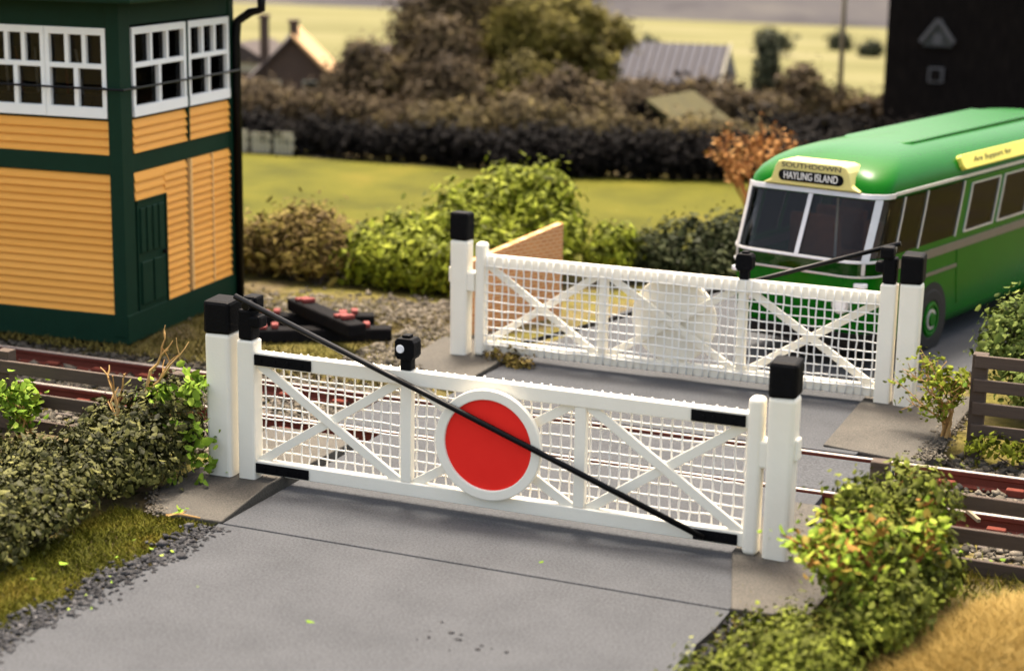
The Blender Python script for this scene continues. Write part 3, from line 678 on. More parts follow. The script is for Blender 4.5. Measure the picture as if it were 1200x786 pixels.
# green window pillars, and the inside that shows through the glass
WINS = ((-.1, .38), (.43, 1.15), (1.21, 2.45), (2.78, 3.85), (4.05, 5.15), (5.35, 6.45), (6.65, 7.7))
for sg in (-1, 1):
    for k in range(7):
        y0 = WINS[k][1]; y1 = WINS[k + 1][0] if k < 6 else 8.25
        patch(MB(), sg * sidepos(y0 - .01), sg * sidepos(y1 + .01), 1.42, 2.26, .0, .03).build('window_pillar', M['busgreen'], bus)
    pl_ = MB(); patch(pl_, sg * 1.05, sg * sidepos(8.25), 1.42, 1.475, .001, .03, ds=.3); patch(pl_, sg * sidepos(2.6), sg * sidepos(8.25), 2.165, 2.26, .001, .03, ds=.3)
    pl_.build('window_surround', M['busgreen'], bus)
MB().box(-2 * HW + .08, -.08, BL - .45, BL - .3, 1.4, 2.33).build('rear_panel', M['busgreen'], bus)
MB().box(-2 * HW + .06, -.06, .15, BL - .4, .62, .7).build('floor', M['inside'], bus)
MB().box(-2 * HW + .1, -.1, .0, .12, .9, 1.38).build('dashboard', M['inside'], bus)
for k in range(8):
    for x0 in (-2 * HW + .12, -HW + .2):
        y = 1.25 + k * .85
        st = MB().box(x0, x0 + .85, y - .4, y + .05, .98, 1.12).build('seat', M['seat'], bus, bevel=.03)
        MB().box(x0, x0 + .85, y + .05, y + .17, 1.0, 1.74).build('backrest', M['seat'], st, bevel=.05)
MB().tube([(-HW + .15, .55, .7), (-HW + .15, .55, 2.3)], .02, 6).build('grab_pole', M['silver'], bus)
# windscreens and front frame
for s0, s1 in ((-.98, -.03), (.03, .98)):
    patch(MB(), s0, s1, 1.44, 2.25, .006).build('windscreen', M['busglass'], bus, smooth=False)
fr = MB()
patch(fr, -1.08, 1.3, 2.265, 2.335, .03); patch(fr, -1.3, 1.35, 1.412, 1.45, .03); patch(fr, -1.3, 1.35, 1.21, 1.24, .03)
patch(fr, -.034, .034, 1.45, 2.26, .028)
for a in (-1, 1): patch(fr, a * .965, a * 1.07, 1.45, 2.26, .032)
for a in (-1, 1): patch(fr, a * .98, a * 1.03, 1.25, 1.41, .03)
patch(fr, -.62, -.2, 1.6, 1.63, .03) if False else None
fr.build('windscreen_frame', M['silver'], bus, bevel=0.006)
patch(MB(), -1.3, 1.35, 1.245, 1.405, .012).build('lower_light_strip', M['busglass'], bus)
# side windows, both sides
for sg in (-1, 1):
    for k, (y0, y1) in enumerate(WINS):
        a, b = sidepos(y0), sidepos(y1)
        if k == 0: a = 1.06
        w = patch(MB(), sg * a, sg * b, 1.47, 2.24 if k < 3 else 2.17, .004, .015).build('side_window', M['busglass'], bus)
        f = MB()
        for (p, q, r, t) in ((b - .012, b + .02, 1.46, 2.25),) if k < 3 else ((a - .025, a + .012, 1.48, 2.19), (b - .012, b + .02, 1.48, 2.19), (a, b, 2.17, 2.19), (a, b, 1.475, 1.5)):
            patch(f, sg * p, sg * q, r, t, .018)
        f.build('window_frame', M['silver'], w)
    patch(MB(), sg * 1.32, sg * sidepos(8.2), 2.30, 2.34, .03, .03, ds=.3).build('rain_strip', M['silver'], bus)
    patch(MB(), sg * 1.36, sg * sidepos(8.2), 1.25, 1.375, .016, ds=.3).build('waist_strip', M['strip'], bus)
    patch(MB(), sg * sidepos(.15), sg * sidepos(2.6), .98, 1.03, .014, ds=.3).build('waist_strip', M['strip'], bus)
    patch(MB(), sg * sidepos(2.62), sg * sidepos(2.66), .4, 1.25, .01).build('body_seam', M['busgreen'], bus)
patch(MB(), -1.3, 1.3, .17, .40, .05, .06).build('bumper', M['tyre'], bus, bevel=0.01)
patch(MB(), -.4, .4, .62, .92, .012, .02).build('radiator_grille', M['busgreen'], bus, bevel=0.004)
for a in (-1, 1):
    x, y, z = surf(a * .72, .82, 0)
    h = MB().disc((x, z), .09, .13, y - .06, y + .02, 24).build('headlight', M['silver'], bus, bevel=0.008)
    MB().disc((x, z), 0, .092, y - .045, y + .01, 24).build('lens', M['lens'], h)
    x, y, z = surf(a * .98, 1.1, 0)
    MB().box(x - .09, x + .09, y - .05, y + .05, z - .03, z + .04).build('white_corner_block', M['lens'], bus, bevel=0.015)  # small white block on each front corner
# wheels
for wy in (1.78, 6.4):
    for sg in (-1, 1):
        x = 0.0 if sg > 0 else -2 * HW
        def ring(mb, r0, r1, xa, xb, n=36):
            t = MB().disc((0, 0), r0, r1, xa, xb, n); mb.add([(x + sg * py, wy + px, .31 + pz) for px, py, pz in t.v], t.f); return mb
        ring(MB(), 0, .55, -.2, .008).build('arch_shade_disc', M['tyre'], bus)  # black disc on the body paints the shade inside the arch
        wh = ring(MB(), .27, .455, -.18, .02).build('wheel', M['tyre'], bus, bevel=0.03)
        ring(MB(), 0, .272, -.1, .012).build('rim', M['busgreen'], wh)
        hb = ring(ring(MB(), .2, .25, .0, .035), 0, .1, .0, .06).build('hub', M['busgreen'], wh, bevel=0.01)
        ring(MB(), .11, .15, .012, .03).build('hub_ring', M['silver'], wh)
# raised panel along the roof
mb = MB()
mb.slab([(-HW - .5, 1.9), (-HW + .5, 1.9), (-HW + .56, 2.1), (-HW + .56, 6.8), (-HW - .56, 6.8), (-HW - .56, 2.1)], 2.7, [2.84, 2.84, 2.86, 2.88, 2.88, 2.86])
mb.build('roof_panel', M['busgreen'], bus, bevel=0.03, seg=3)
# destination box on the roof front
def front_plate(poly, y0, y1): return MB().prism([(x - HW, z) for x, z in poly], y0, y1)
dp = [(-.76, 2.35), (.76, 2.35), (.63, 2.42), (.575, 2.60), (.53, 2.675), (.45, 2.70), (-.45, 2.70), (-.53, 2.675), (-.575, 2.60), (-.63, 2.42)]
db = front_plate(dp, -.035, .42).build('destination_box', M['cream'], bus, bevel=0.02)
ov = []
for k in range(12): q = -math.pi / 2 + math.pi * k / 11; ov.append((.43 + .078 * math.cos(q), 2.487 + .078 * math.sin(q)))
for k in range(12): q = math.pi / 2 + math.pi * k / 11; ov.append((-.43 + .078 * math.cos(q), 2.487 + .078 * math.sin(q)))
front_plate(ov, -.045, -.03).build('destination_blind', M['black'], db)
def lettering(txt, m, parent, loc, rot, width, height, shear=0.0):
    c = bpy.data.curves.new('lettering', 'FONT'); c.body = txt; c.size = 1; c.extrude = 0.01; c.align_x = 'CENTER'; c.align_y = 'CENTER'; c.shear = shear
    c.materials.append(m)
    o = bpy.data.objects.new('lettering', c); COL.objects.link(o)
    bpy.context.view_layer.update()
    d = o.dimensions.copy()
    me = bpy.data.meshes.new_from_object(o.evaluated_get(bpy.context.evaluated_depsgraph_get())); bpy.data.objects.remove(o)
    o = bpy.data.objects.new('lettering', me); COL.objects.link(o)
    o.scale = (width / d.x, height / d.y, .6); o.rotation_euler = rot; o.location = loc; o.parent = parent
    return o
lettering('HAYLING ISLAND', M['lettwhite'], db, (-HW, -.047, 2.487), (R(90), 0, 0), .84, .105)
lettering('SOUTHDOWN', M['lettgrey'], db, (-HW, -.038, 2.632), (R(90), 0, 0), .92, .07)
# side sign on the curve of the roof (near side)
def tilt(mb, name, m, parent):
    return mb.build(name, m, parent, bevel=0.008)
SA = R(24)
def roofside(u, v, d):   # u along the bus, v up the tilted sign, d outwards
    return (-.02 - v * math.sin(SA) + d * math.cos(SA), u, 2.45 + v * math.cos(SA) + d * math.sin(SA))
oct_ = [(2.62, .03), (2.68, -.03), (5.6, -.03), (5.66, .03), (5.66, .16), (5.6, .2), (2.66, .2), (2.62, .16)]
mb = MB(); n = len(oct_)
mb.add([roofside(u, v, -.12) for u, v in oct_] + [roofside(u, v, .035) for u, v in oct_], [tuple(reversed(range(n))), tuple(range(n, 2 * n))] + [(j, (j + 1) % n, n + (j + 1) % n, n + j) for j in range(n)])
sg_ = mb.build('roof_side_sign', M['yellow'], bus, bevel=0.008)
t = lettering('Are Support for', M['lettdark'], sg_, roofside(3.75, .09, .036), (0, 0, 0), 1.5, .1, 0.3)
mx = Matrix(((0, -math.sin(SA), math.cos(SA)), (1, 0, 0), (0, math.cos(SA), math.sin(SA)))).to_4x4()
t.rotation_euler = mx.to_euler()

# ------------------------------------------------------------------ orange brick wall by the road
bw = thing('brick_wall', 'small orange brick wall with a rising top behind the far gate', 'wall', (-10.62, 24.0, 0), R(71))
MB().prism([(0, -.1), (2.1, -.1), (2.1, 1.40), (0, 1.07)], -.06, .06).build('brickwork', M['brick'], bw, bevel=0.006)

# ------------------------------------------------------------------ fences
def fence(label, loc, rz, posts, rails, length, ph, x_from=0.0):
    t = thing('wooden_fence', label, 'fence', loc, rz, 'brown post and rail fences')
    for x in posts: MB().box(x - .09, x + .09, -.07, .09, -.3, ph + random.uniform(-.02, .03)).build('post', M['fence'], t, bevel=0.012)
    for z in rails:
        MB().bar((x_from, -.1, z), (length, -.1 + random.uniform(-.01, .01), z + random.uniform(-.015, .015)), .15, .055).build('rail', M['fence'], t, bevel=0.01)
    return t
fence('brown wooden fence behind the dark hedge, in front of the signal box', (-18.3, 17.1, -.05), 0, (.15, 2.45, 4.8, 7.2), (.82, .47, .15), 7.3, .98)
fence('brown wooden fence behind the straw grass, at the near side of the track', (-3.3, 17.3, -.2), 0, (.1, 2.4, 4.7), (.86, .52, .22), 5, 1.1)
fence('brown wooden fence under the leafy hedge, beyond the track', (-2.95, 21.6, -.05), R(2), (.05, 2.3, 4.5), (1.06, .77, .49, .22), 5, 1.14)

# ------------------------------------------------------------------ old timbers on the ground by the signal box
tp = None
for lab, a, b, z in (('old black timber with red chairs lying flat, nearest of the crossed pile', (-13.35, 22.25), (-11.5, 23.3), .11), ('old black timber lying flat, half hidden behind the crossed pile', (-13.75, 23.1), (-12.1, 23.95), .11), ('old black timber with red chairs lying across the other two', (-13.2, 23.5), (-11.55, 22.35), .34)):
    d = Vector((b[0] - a[0], b[1] - a[1])); L = d.length
    t = thing('old_timber', lab, 'timber', (a[0], a[1], z - .06), math.atan2(d.y, d.x), 'old timbers beside the signal box')
    MB().box(0, L, -.14, .14, -.09, .1).build('beam', M['oldtimber'], t, bevel=0.03)
    for q in (.16, .78):
        c = MB().box(L * q - .12, L * q + .0, -.11, .1, .1, .15).box(L * q + .06, L * q + .16, -.09, .11, .1, .17)
        c.build('rail_chair', M['chair'], t, bevel=0.02)

# ------------------------------------------------------------------ near plants
def twig_tree(mb, p, d, L, r, depth, leaves=None, spread=0.7):
    p, d = Vector(p), Vector(d).normalized()
    q = p + d * L * .5 + Vector((random.uniform(-1, 1), random.uniform(-1, 1), random.uniform(-.3, .3))) * L * .1; e = p + d * L
    mb.tube([p, q, e], [r, r * .85, r * .65], 5)
    if leaves is not None and depth <= 1: leaves += [tuple(e), tuple(q)]
    if depth > 0:
        for _ in range(random.choice((2, 2, 3))):
            nd = (d + Vector((random.uniform(-1, 1), random.uniform(-1, 1), random.uniform(-.5, .8))) * spread)
            twig_tree(mb, e if random.random() < .6 else q, nd, L * random.uniform(.5, .85), r * .65, depth - 1, leaves, spread)

def leaf_sprays(points, per, spread, size, m, parent, aspect=.7):
    P = np.repeat(np.array(points), per, 0); P = P + rng.normal(size=P.shape) * spread
    N = rng.normal(size=P.shape); N[:, 2] = np.abs(N[:, 2]) + .4
    return link('leaves', leaves_mesh('leaves', P, N, size, aspect), m, parent)

hb = [(-10.9, 13.5, .2, .5, .9, .34), (-11.2, 14.3, .25, .75, 1.0, .36), (-11.3, 15.3, .28, .8, .8, .4), (-10.95, 15.8, .33, .6, .6, .45), (-10.85, 16.35, .5, .42, .5, .48), (-12.3, 15.2, .16, 1.0, .9, .3), (-12.9, 14.6, .15, 1.0, 1.0, .3), (-10.95, 16.75, .6, .35, .35, .42), (-12.0, 13.2, .2, .9, 1.2, .33), (-11.35, 16.35, .42, .5, .42, .42)]
h = bush('hedge', 'big dark green leafy hedge with bare twigs beside the left gate post', 'hedge', (-11.4, 15.3, -.05), hb, M['hedge'], 1700, 20, .08, .06, shell=.55, ntips=30)
# a solid heart of soil-dark twigs so that the hedge is dense
leafpts = []
mb = MB(); twig_tree(mb, (.25, 1.1, .75), (.3, 0, 1), .46, .028, 3, None, .7); twig_tree(mb, (.1, .9, .65), (-.2, 0, 1), .32, .025, 2, None, .9); twig_tree(mb, (.15, .8, .5), (.2, -.3, 1), .3, .024, 2, None, .9); mb.tube([(.25, 1.1, .75), (.1, .9, .65), (.15, .8, .5), (.45, 1.0, .7), (.85, 1.2, .75)], .02, 5); twig_tree(mb, (.45, 1.0, .75), (.4, -.2, .7), .22, .014, 2, leafpts, .9); twig_tree(mb, (.85, 1.2, .8), (.3, -.1, .8), .2, .014, 2, leafpts, .9)
mb.build('bare_twigs', M['twig'], h)
sp = leafpts + [(1.02 + random.uniform(-.22, .22), .98 + random.uniform(-.35, .3), .18 + random.uniform(-.05, .6)) for _ in range(22)]
sp += [(.45 + random.uniform(-.4, .4), 1.4 + random.uniform(-.3, .2), .95 + random.uniform(-.1, .15)) for _ in range(4)]
leaf_sprays(sp, 6, .06, .085, M['bright'], h)
sm = thing('low_bush', 'small bright leafed bush against the fence at the left edge', 'bush', (-13.05, 16.6, -.05))
lp = []; mb = MB()
for _ in range(6):
    p = (random.uniform(-.4, .3), random.uniform(-.2, .2), 0); mb.tube([(0, 0, -.08), p], .02, 5)
    twig_tree(mb, p, (random.uniform(-.4, .4), random.uniform(-.3, .3), 1), .38, .018, 2, lp, .8)
mb.build('branches', M['twig'], sm); leaf_sprays(lp, 6, .07, .085, M['bright'], sm)

# right foreground bush
fb = [(-3.0, 15.9, .65, .4, .4, .45), (-2.75, 16.4, .75, .45, .45, .45), (-2.9, 15.35, .5, .42, .4, .5), (-2.55, 15.9, .35, .4, .5, .45), (-2.75, 14.9, .25, .4, .45, .35), (-3.1, 15.75, .95, .25, .25, .25), (-2.55, 15.1, .3, .3, .4, .35)]
h = bush('bush', 'leafy green and orange bush beside the right gate post and the straw', 'bush', (-2.85, 15.7, -.05), fb, M['frontbush'], 900, 15, .075, .06, twig=M['orangetwig'], shell=.4, ntips=40, r0=.022)
lp = []; mb = MB()
for _ in range(20):
    p = (random.uniform(-.35, .3), random.uniform(-.75, .5), random.uniform(.35, .6)); mb.tube([(0, 0, .02), p], [.03, .02], 5)
    twig_tree(mb, p, (random.uniform(-.8, .5), random.uniform(-.9, .2), .8), .28, .026, 2, lp, .9)
mb.build('orange_twigs', M['orangetwig'], h); leaf_sprays(lp, 5, .08, .075, M['sprout'], h)
bush('low_bush', 'low green bush at the front edge of the road, before the straw grass', 'bush', (-3.45, 14.2, -.05), [(-3.55, 14.1, .08, .4, .7, .22), (-3.2, 14.4, .12, .45, .6, .28), (-3.7, 13.4, .05, .4, .6, .2), (-3.0, 13.9, .2, .4, .5, .3)], M['frontbush'], 420, 13, .07, .055, shell=.4)

# straw-coloured tussock
t = thing('straw_grass', 'golden straw coloured grass mound at the bottom right corner', 'grass clump', (-1.75, 15.2, -.02))
k = 42000; u = rng.uniform(0, 1, k) ** .5; a = rng.uniform(0, 2 * np.pi, k)
P = np.stack([u * np.cos(a) * .95, u * np.sin(a) * 1.75, np.zeros(k)], 1); P[:, 0] += P[:, 1] * .22 + .1; P[:, 2] = .3 * (1 - u ** 2) - .12
link('straw_blades', blades_mesh('straw_blades', P, .1, .008, 1.2), M['straw'], t)

# right hedge behind the far fence, spindly bush on the pad
bush('hedge', 'leafy green hedge behind the far wooden fence, in front of the bus side', 'hedge', (-1.6, 23.3, 0), [(-2.45, 23.6, .8, .65, .8, .75), (-1.6, 23.2, .75, .9, .9, .75), (-2.0, 22.6, .45, .8, .5, .5), (-.6, 23.2, .8, .9, .9, .8), (-2.3, 24.1, .95, .5, .6, .75), (-2.75, 23.3, .8, .4, .5, .6)], M['hedgelight'], 1300, 15, .1, .075, shell=.55)
sp_ = thing('spindly_bush', 'spindly yellow twigged bush between the white post and the wooden fence', 'bush', (-3.25, 21.65, 0))
lp = []; mb = MB()
for _ in range(9): twig_tree(mb, (random.uniform(-.06, .06), random.uniform(-.06, .06), 0), (random.uniform(-.5, .45), random.uniform(-.3, .3), 1), random.uniform(.36, .46), .02, 3, lp, .95)
mb.build('branches', M['twig'], sp_); leaf_sprays(lp, 2, .06, .06, M['bush'], sp_)
lp2 = [lp[i] for i in rng.choice(len(lp), 30)]; leaf_sprays(lp2, 2, .05, .07, M['bright'], sp_)
bush('low_plants', 'low weeds at the foot of the far wooden fence', 'weeds', (-2.4, 21.3, -.05), [(-2.6, 21.35, .02, .5, .2, .14), (-1.9, 21.3, .02, .5, .2, .13), (-1.2, 21.2, .0, .6, .2, .12)], M['bush'], 150, 8, .06, .06, ntips=6, r0=.01)
bush('weed', 'small dark weed clump under the hinged end of the far gate', 'weed', (-9.4, 22.55, -.02), [(-9.45, 22.6, .06, .28, .18, .14), (-9.15, 22.5, .03, .2, .15, .1)], M['brownbush'], 70, 9, .05, .05, ntips=8, r0=.008)

# broken twig, leaf scraps and a stick
lt = thing('loose_twig', 'broken orange twig with a few leaves lying by the left pad', 'twig', (-9.85, 15.1, .02))
mb = MB(); mb.tube([(-.15, 0, .02), (0, .02, .05), (.22, .05, .03)], [.014, .012, .008], 5).tube([(0, .02, .05), (.03, .09, .06)], [.01, .006], 5).tube([(-.05, .015, .04), (-.1, -.05, .03)], [.009, .006], 5)
mb.build('stem', M['twig'], lt); leaf_sprays([(.0, .08, .07), (-.02, .03, .06)], 3, .03, .06, M['bright'], lt)
tag(MB().bar((-2.62, 18.98, .03), (-2.4, 18.72, -.02), .045, .04).build('stick', M['pole'], bevel=.008), 'pale broken stick lying across the near rail', 'stick')
k = 46; P = np.concatenate([np.stack([rng.uniform(-10.3, -9.2, 12), rng.uniform(12.5, 15, 12), np.full(12, .03)], 1), np.stack([rng.uniform(-9, -4.5, 3), rng.uniform(12, 18, 3), np.full(3, .012)], 1), np.stack([rng.uniform(-3, -1.5, 12), rng.uniform(17.6, 19.3, 12), np.full(12, -.1)], 1)])
N = rng.normal(size=P.shape) * .25; N[:, 2] = 1
stuff(link('fallen_leaves', leaves_mesh('fallen_leaves', P, N, .055, .7), M['bright']), 'scattered fallen green leaf scraps on the road and verge', 'leaves')

# grass tufts
k = 24000; P = np.stack([rng.uniform(-10.75, -9.45, k), rng.uniform(11, 15.3, k), np.full(k, -.06)], 1)
P = P[rng.uniform(0, 1, k) < np.clip((-9.45 - P[:, 0]) / .25, 0.05, 1)]
stuff(link('verge_grass', blades_mesh('verge_grass', P, .055, .016, .8), M['grass']), 'mossy yellow green grass on the verge left of the road', 'grass')
k = 30000; P = np.stack([rng.uniform(-21, -10.4, k), rng.uniform(20.9, 25.4, k), np.full(k, -.07)], 1)
stuff(link('dry_grass', blades_mesh('dry_grass', P, .07, .022, .9), M['drygrass']), 'short dry straw grass round the signal box', 'grass')
k = 9000; P = np.stack([rng.uniform(-4.0, -1.2, k), rng.uniform(12.5, 17.5, k), np.full(k, -.06)], 1)
stuff(link('rough_grass', blades_mesh('rough_grass', P, .09, .02, .8), M['grass']), 'rough olive grass round the right foreground bush', 'grass')

# ------------------------------------------------------------------ middle distance plants
bush('bush', 'tangled brown and olive bush beside the right end of the signal box', 'bush', (-15.2, 26.6, 0), [(-15.6, 26.8, .35, .8, .6, .55), (-14.6, 26.7, .4, .8, .7, .6), (-16.6, 26.9, .3, .8, .6, .5), (-15.1, 27.3, .5, .8, .6, .55)], M['brownbush'], 850, 13, .13, .12, shell=.45, aspect=.35)
bush('bush', 'sprawling yellow green bush left of the far gate post', 'bush', (-12.7, 27.2, 0), [(-13.5, 26.9, .3, .85, .6, .48), (-12.6, 26.8, .32, .85, .6, .5), (-13.4, 27.9, .4, .9, .7, .55), (-12.3, 27.7, .5, .8, .7, .65), (-11.7, 26.9, .3, .7, .5, .48)], M['bush'], 1000, 13, .14, .125, shell=.45, aspect=.5)
bush('bush', 'tall bright green bush rising behind the orange brick wall', 'bush', (-11.9, 29.2, 0), [(-12.4, 29.6, .9, .8, .7, .75), (-11.7, 29.4, .9, .8, .7, .85), (-11.2, 28.6, .6, .7, .7, .65), (-12.6, 28.6, .7, .8, .7, .75), (-11.2, 27.5, .4, .6, .7, .5)], M['bush'], 1000, 13, .14, .125, shell=.45, aspect=.5)
bush('bush', 'small light green bush between the brick wall and the dark hedge', 'bush', (-10.1, 28.9, 0), [(-10.1, 28.9, .4, .45, .5, .5)], M['bush'], 150, 12, .12, .11, shell=.4)
bush('hedge', 'dark clipped hedge left of the bus, beyond the far gate', 'hedge', (-8.6, 29.6, 0), [(-9.7, 29.3, .3, .7, .5, .45), (-9.0, 29.6, .45, .7, .5, .55), (-8.2, 30.0, .5, .7, .6, .6), (-7.4, 30.5, .55, .8, .6, .6), (-8.6, 29.2, .2, .9, .4, .4)], M['darkhedge'], 1000, 13, .11, .085, shell=.55)
ab = thing('autumn_shrub', 'orange autumn shrub with spreading branches behind the bus roof', 'shrub', (-8.9, 33.2, 0))
lp = []; mb = MB()
for k in range(9):
    a = random.uniform(0, 6.28); twig_tree(mb, (0, 0, .5), (math.cos(a) * .55, math.sin(a) * .4, 1), random.uniform(.65, .8), .027, 3, lp, .6)
mb.tube([(0, 0, -.1), (0, 0, .3), (0, 0, .55)], [.1, .08, .06], 7)
mb.build('branches', M['orangetwig'], ab); leaf_sprays(lp, 2, .07, .065, M['autumn'], ab)

# ------------------------------------------------------------------ background, softly out of focus
def tree(name, label, loc, h, blobs, m, clumps, per, cr, size, trunk=.18, group='trees behind the lawn', nt_=16):
    t = thing(name, label, 'tree', loc, 0, group)
    P, N, C = cloud(blobs, clumps, per, cr, .3)
    link('crown', leaves_mesh('crown', P, N, size, .5), m, t)
    mb = MB(); mb.tube([(0, 0, -.1), (.05, 0, h * .25), (-.03, .03, h * .5), (0, 0, h * .8)], [trunk, trunk * .75, trunk * .5, trunk * .2], 8)
    for c in C[rng.choice(len(C), nt_, replace=False)]:
        z = min(h * .6, max(.3, c[2] * .5)); mb.tube([(0, 0, z), tuple(np.array([0, 0, z]) * .5 + c * .5 + np.array([0, 0, .1])), tuple(c)], [trunk * .35, trunk * .2, .015], 5)
    mb.build('trunk', M['darktwig'], t)
    return t
tree('bare_tree', 'large dark brown winter tree, tallest behind the lawn', (-22.0, 48.5, 0), 4, [(-.9, 0, 2.5, 1.1, .9, 1.2), (.4, 0, 2.8, 1.3, .9, 1.3), (1.0, 0, 1.6, 1.2, .9, .9), (-1.2, 0, 1.4, 1.2, .9, .8), (.2, 0, 3.7, .9, .8, .7)], M['wintertree'], 1500, 14, .2, .13)
tree('olive_tree', 'broad olive green tree right of the dark winter tree', (-19.2, 47.5, 0), 3.4, [(-.4, 0, 2.3, 1.0, .8, .8), (.6, 0, 2.5, .9, .8, .8), (.2, 0, 1.6, 1.2, .8, .7), (-.2, 0, 3.1, .8, .7, .5)], M['olivetree'], 1200, 14, .18, .13)
tree('round_tree', 'small round yellow green tree at the edge of the field', (-18.1, 51, 0), 2.9, [(0, 0, 2.35, .7, .6, .55), (-.4, 0, 1.8, .6, .5, .5)], M['olivetree'], 260, 12, .18, .2)
tree('brown_tree', 'low spreading brown tree before the grey roofed shed', (-17.2, 45, 0), 1.7, [(-.6, 0, 1.0, 1.0, .7, .6), (.7, 0, .95, .9, .7, .55), (0, 0, 1.35, .8, .6, .45)], M['wintertree'], 600, 12, .17, .16)
tree('brown_tree', 'low brown tree at the gap between the shed and the pole', (-13.2, 47.5, 0), 1.6, [(-.3, 0, .9, .9, .6, .5), (.9, 0, .85, .8, .6, .45)], M['wintertree'], 450, 12, .17, .16)
tree('conifer', 'dark pointed conifer standing before the pale field', (-13.9, 53, 0), 2.5, [(0, 0, 1.0, .42, .4, .8), (0, 0, 1.7, .3, .3, .6), (0, 0, 2.15, .16, .16, .4)], M['conifer'], 300, 12, .12, .14)
tree('brown_tree', 'rounded brown tree just left of the tall pole', (-12.5, 51.5, 0), 1.8, [(0, 0, 1.15, .65, .5, .6), (.3, 0, .7, .7, .5, .5)], M['wintertree'], 320, 12, .16, .16)
tree('brown_tree', 'brown bush-like tree beside the brown house with chimneys', (-28.2, 45.5, 0), 1.4, [(.5, 0, .6, 1.0, .6, .5), (-.6, 0, .5, .9, .6, .45)], M['wintertree'], 450, 12, .16, .16)

for i, (x, y, h, w, m, lab) in enumerate((
        (-23.6, 46.0, 2.3, 1.0, 'wintertree', 'dark twiggy tree just right of the brown house'),
        (-20.4, 45.0, 2.0, 1.1, 'wintertree', 'brown twiggy tree under the crown of the tallest winter tree'),
        (-18.6, 45.5, 2.1, 1.0, 'olivetree', 'olive brown tree below the broad olive tree'),
        (-21.4, 46.5, 3.0, 1.0, 'wintertree', 'dark brown tree between the tallest winter tree and the olive tree'),
        (-15.6, 46.5, 1.35, .8, 'wintertree', 'small brown tree beside the mossy roofed shed'),
        (-25.6, 43.8, 1.1, .8, 'wintertree', 'low dark twiggy tree before the gable of the brown house'))):
    tree('winter_tree', lab, (x, y, 0), h, [(-w * .3, 0, h * .45, w, .8, h * .32), (w * .4, 0, h * .55, w * .9, .8, h * .32), (0, 0, h * .78, w * .7, .6, h * .25)], M[m], 700, 14, .18, .13, .12)
tree('olive_tree', 'tall olive brown tree joining the crowns behind the lawn', (-20.6, 48.6, 0), 4, [(0, 0, 2.6, 1.1, .8, 1.2), (-.7, 0, 1.7, 1.0, .8, .9), (.6, 0, 3.4, .9, .7, .8)], M['wintertree'], 1200, 14, .2, .13)
tree('olive_tree', 'olive tree with pale tufts at the right end of the tall crowns', (-18.6, 49.0, 0), 3.6, [(0, 0, 2.6, .9, .8, .9), (.5, 0, 1.6, .9, .8, .8), (.1, 0, 3.2, .7, .6, .5)], M['olivetree'], 600, 12, .2, .2)
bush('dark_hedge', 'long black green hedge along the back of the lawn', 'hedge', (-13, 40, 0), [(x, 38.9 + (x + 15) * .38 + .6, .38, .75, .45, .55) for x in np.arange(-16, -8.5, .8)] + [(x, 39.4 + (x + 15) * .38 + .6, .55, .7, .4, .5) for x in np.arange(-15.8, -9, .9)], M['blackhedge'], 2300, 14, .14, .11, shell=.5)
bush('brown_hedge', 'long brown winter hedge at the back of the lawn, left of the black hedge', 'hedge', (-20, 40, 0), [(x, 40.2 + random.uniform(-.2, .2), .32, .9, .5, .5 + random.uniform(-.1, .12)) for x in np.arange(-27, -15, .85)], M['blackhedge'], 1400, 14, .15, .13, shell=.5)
bush('brown_hedge', 'tall dark brown thicket below the brown house and the winter tree', 'hedge', (-24, 43, 0), [(x, 43.2 + random.uniform(-.4, .4), .55, .95, .6, .6 + random.uniform(-.15, .15)) for x in np.arange(-28.5, -20.2, .95)], M['brownhedge'], 1500, 14, .16, .115, shell=.4)
bush('brown_hedge', 'lighter olive brown thicket behind the middle of the black hedge', 'hedge', (-16, 43, 0), [(x, 43.2 + random.uniform(-.4, .4), .55, .9, .6, .6 + random.uniform(-.22, .2)) for x in np.arange(-20, -11, 1.0)], M['olivehedge'], 1500, 14, .16, .115, shell=.4)
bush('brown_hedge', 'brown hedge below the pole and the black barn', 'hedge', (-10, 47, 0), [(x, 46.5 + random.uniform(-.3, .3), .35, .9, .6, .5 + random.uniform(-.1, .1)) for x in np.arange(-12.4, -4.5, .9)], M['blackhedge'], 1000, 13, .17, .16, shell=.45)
bush('brown_hedge', 'far brown hedge where the pale field begins', 'hedge', (-15, 55.5, 0), [(x, 55 + random.uniform(-.3, .3), .3, 1.1, .6, .45 + random.uniform(-.15, .2)) for x in np.arange(-21, -8.5, 1.0)], M['brownhedge'], 900, 13, .18, .18, shell=.45)
for i, (x, y, s) in enumerate(((-19.7, 76, .55), (-20.8, 79, .4), (-18, 81, .35), (-24.5, 74, .3), (-16, 78, .3))):
    tree('field_bush', ('dark round bush out in the pale field, biggest of the scattered ones', 'dark bush in the pale field just left of the biggest one', 'small dark bush in the pale field, nearest the pole top', 'small dark bush in the pale field over the shed roof', 'tiny dark bush in the pale field beside the pole')[i], (x, y, 0), s * 1.6, [(0, 0, s, s * 1.3, s, s)], M['conifer'], 90, 10, .15, .2, .06, 'bushes in the far field', 5)

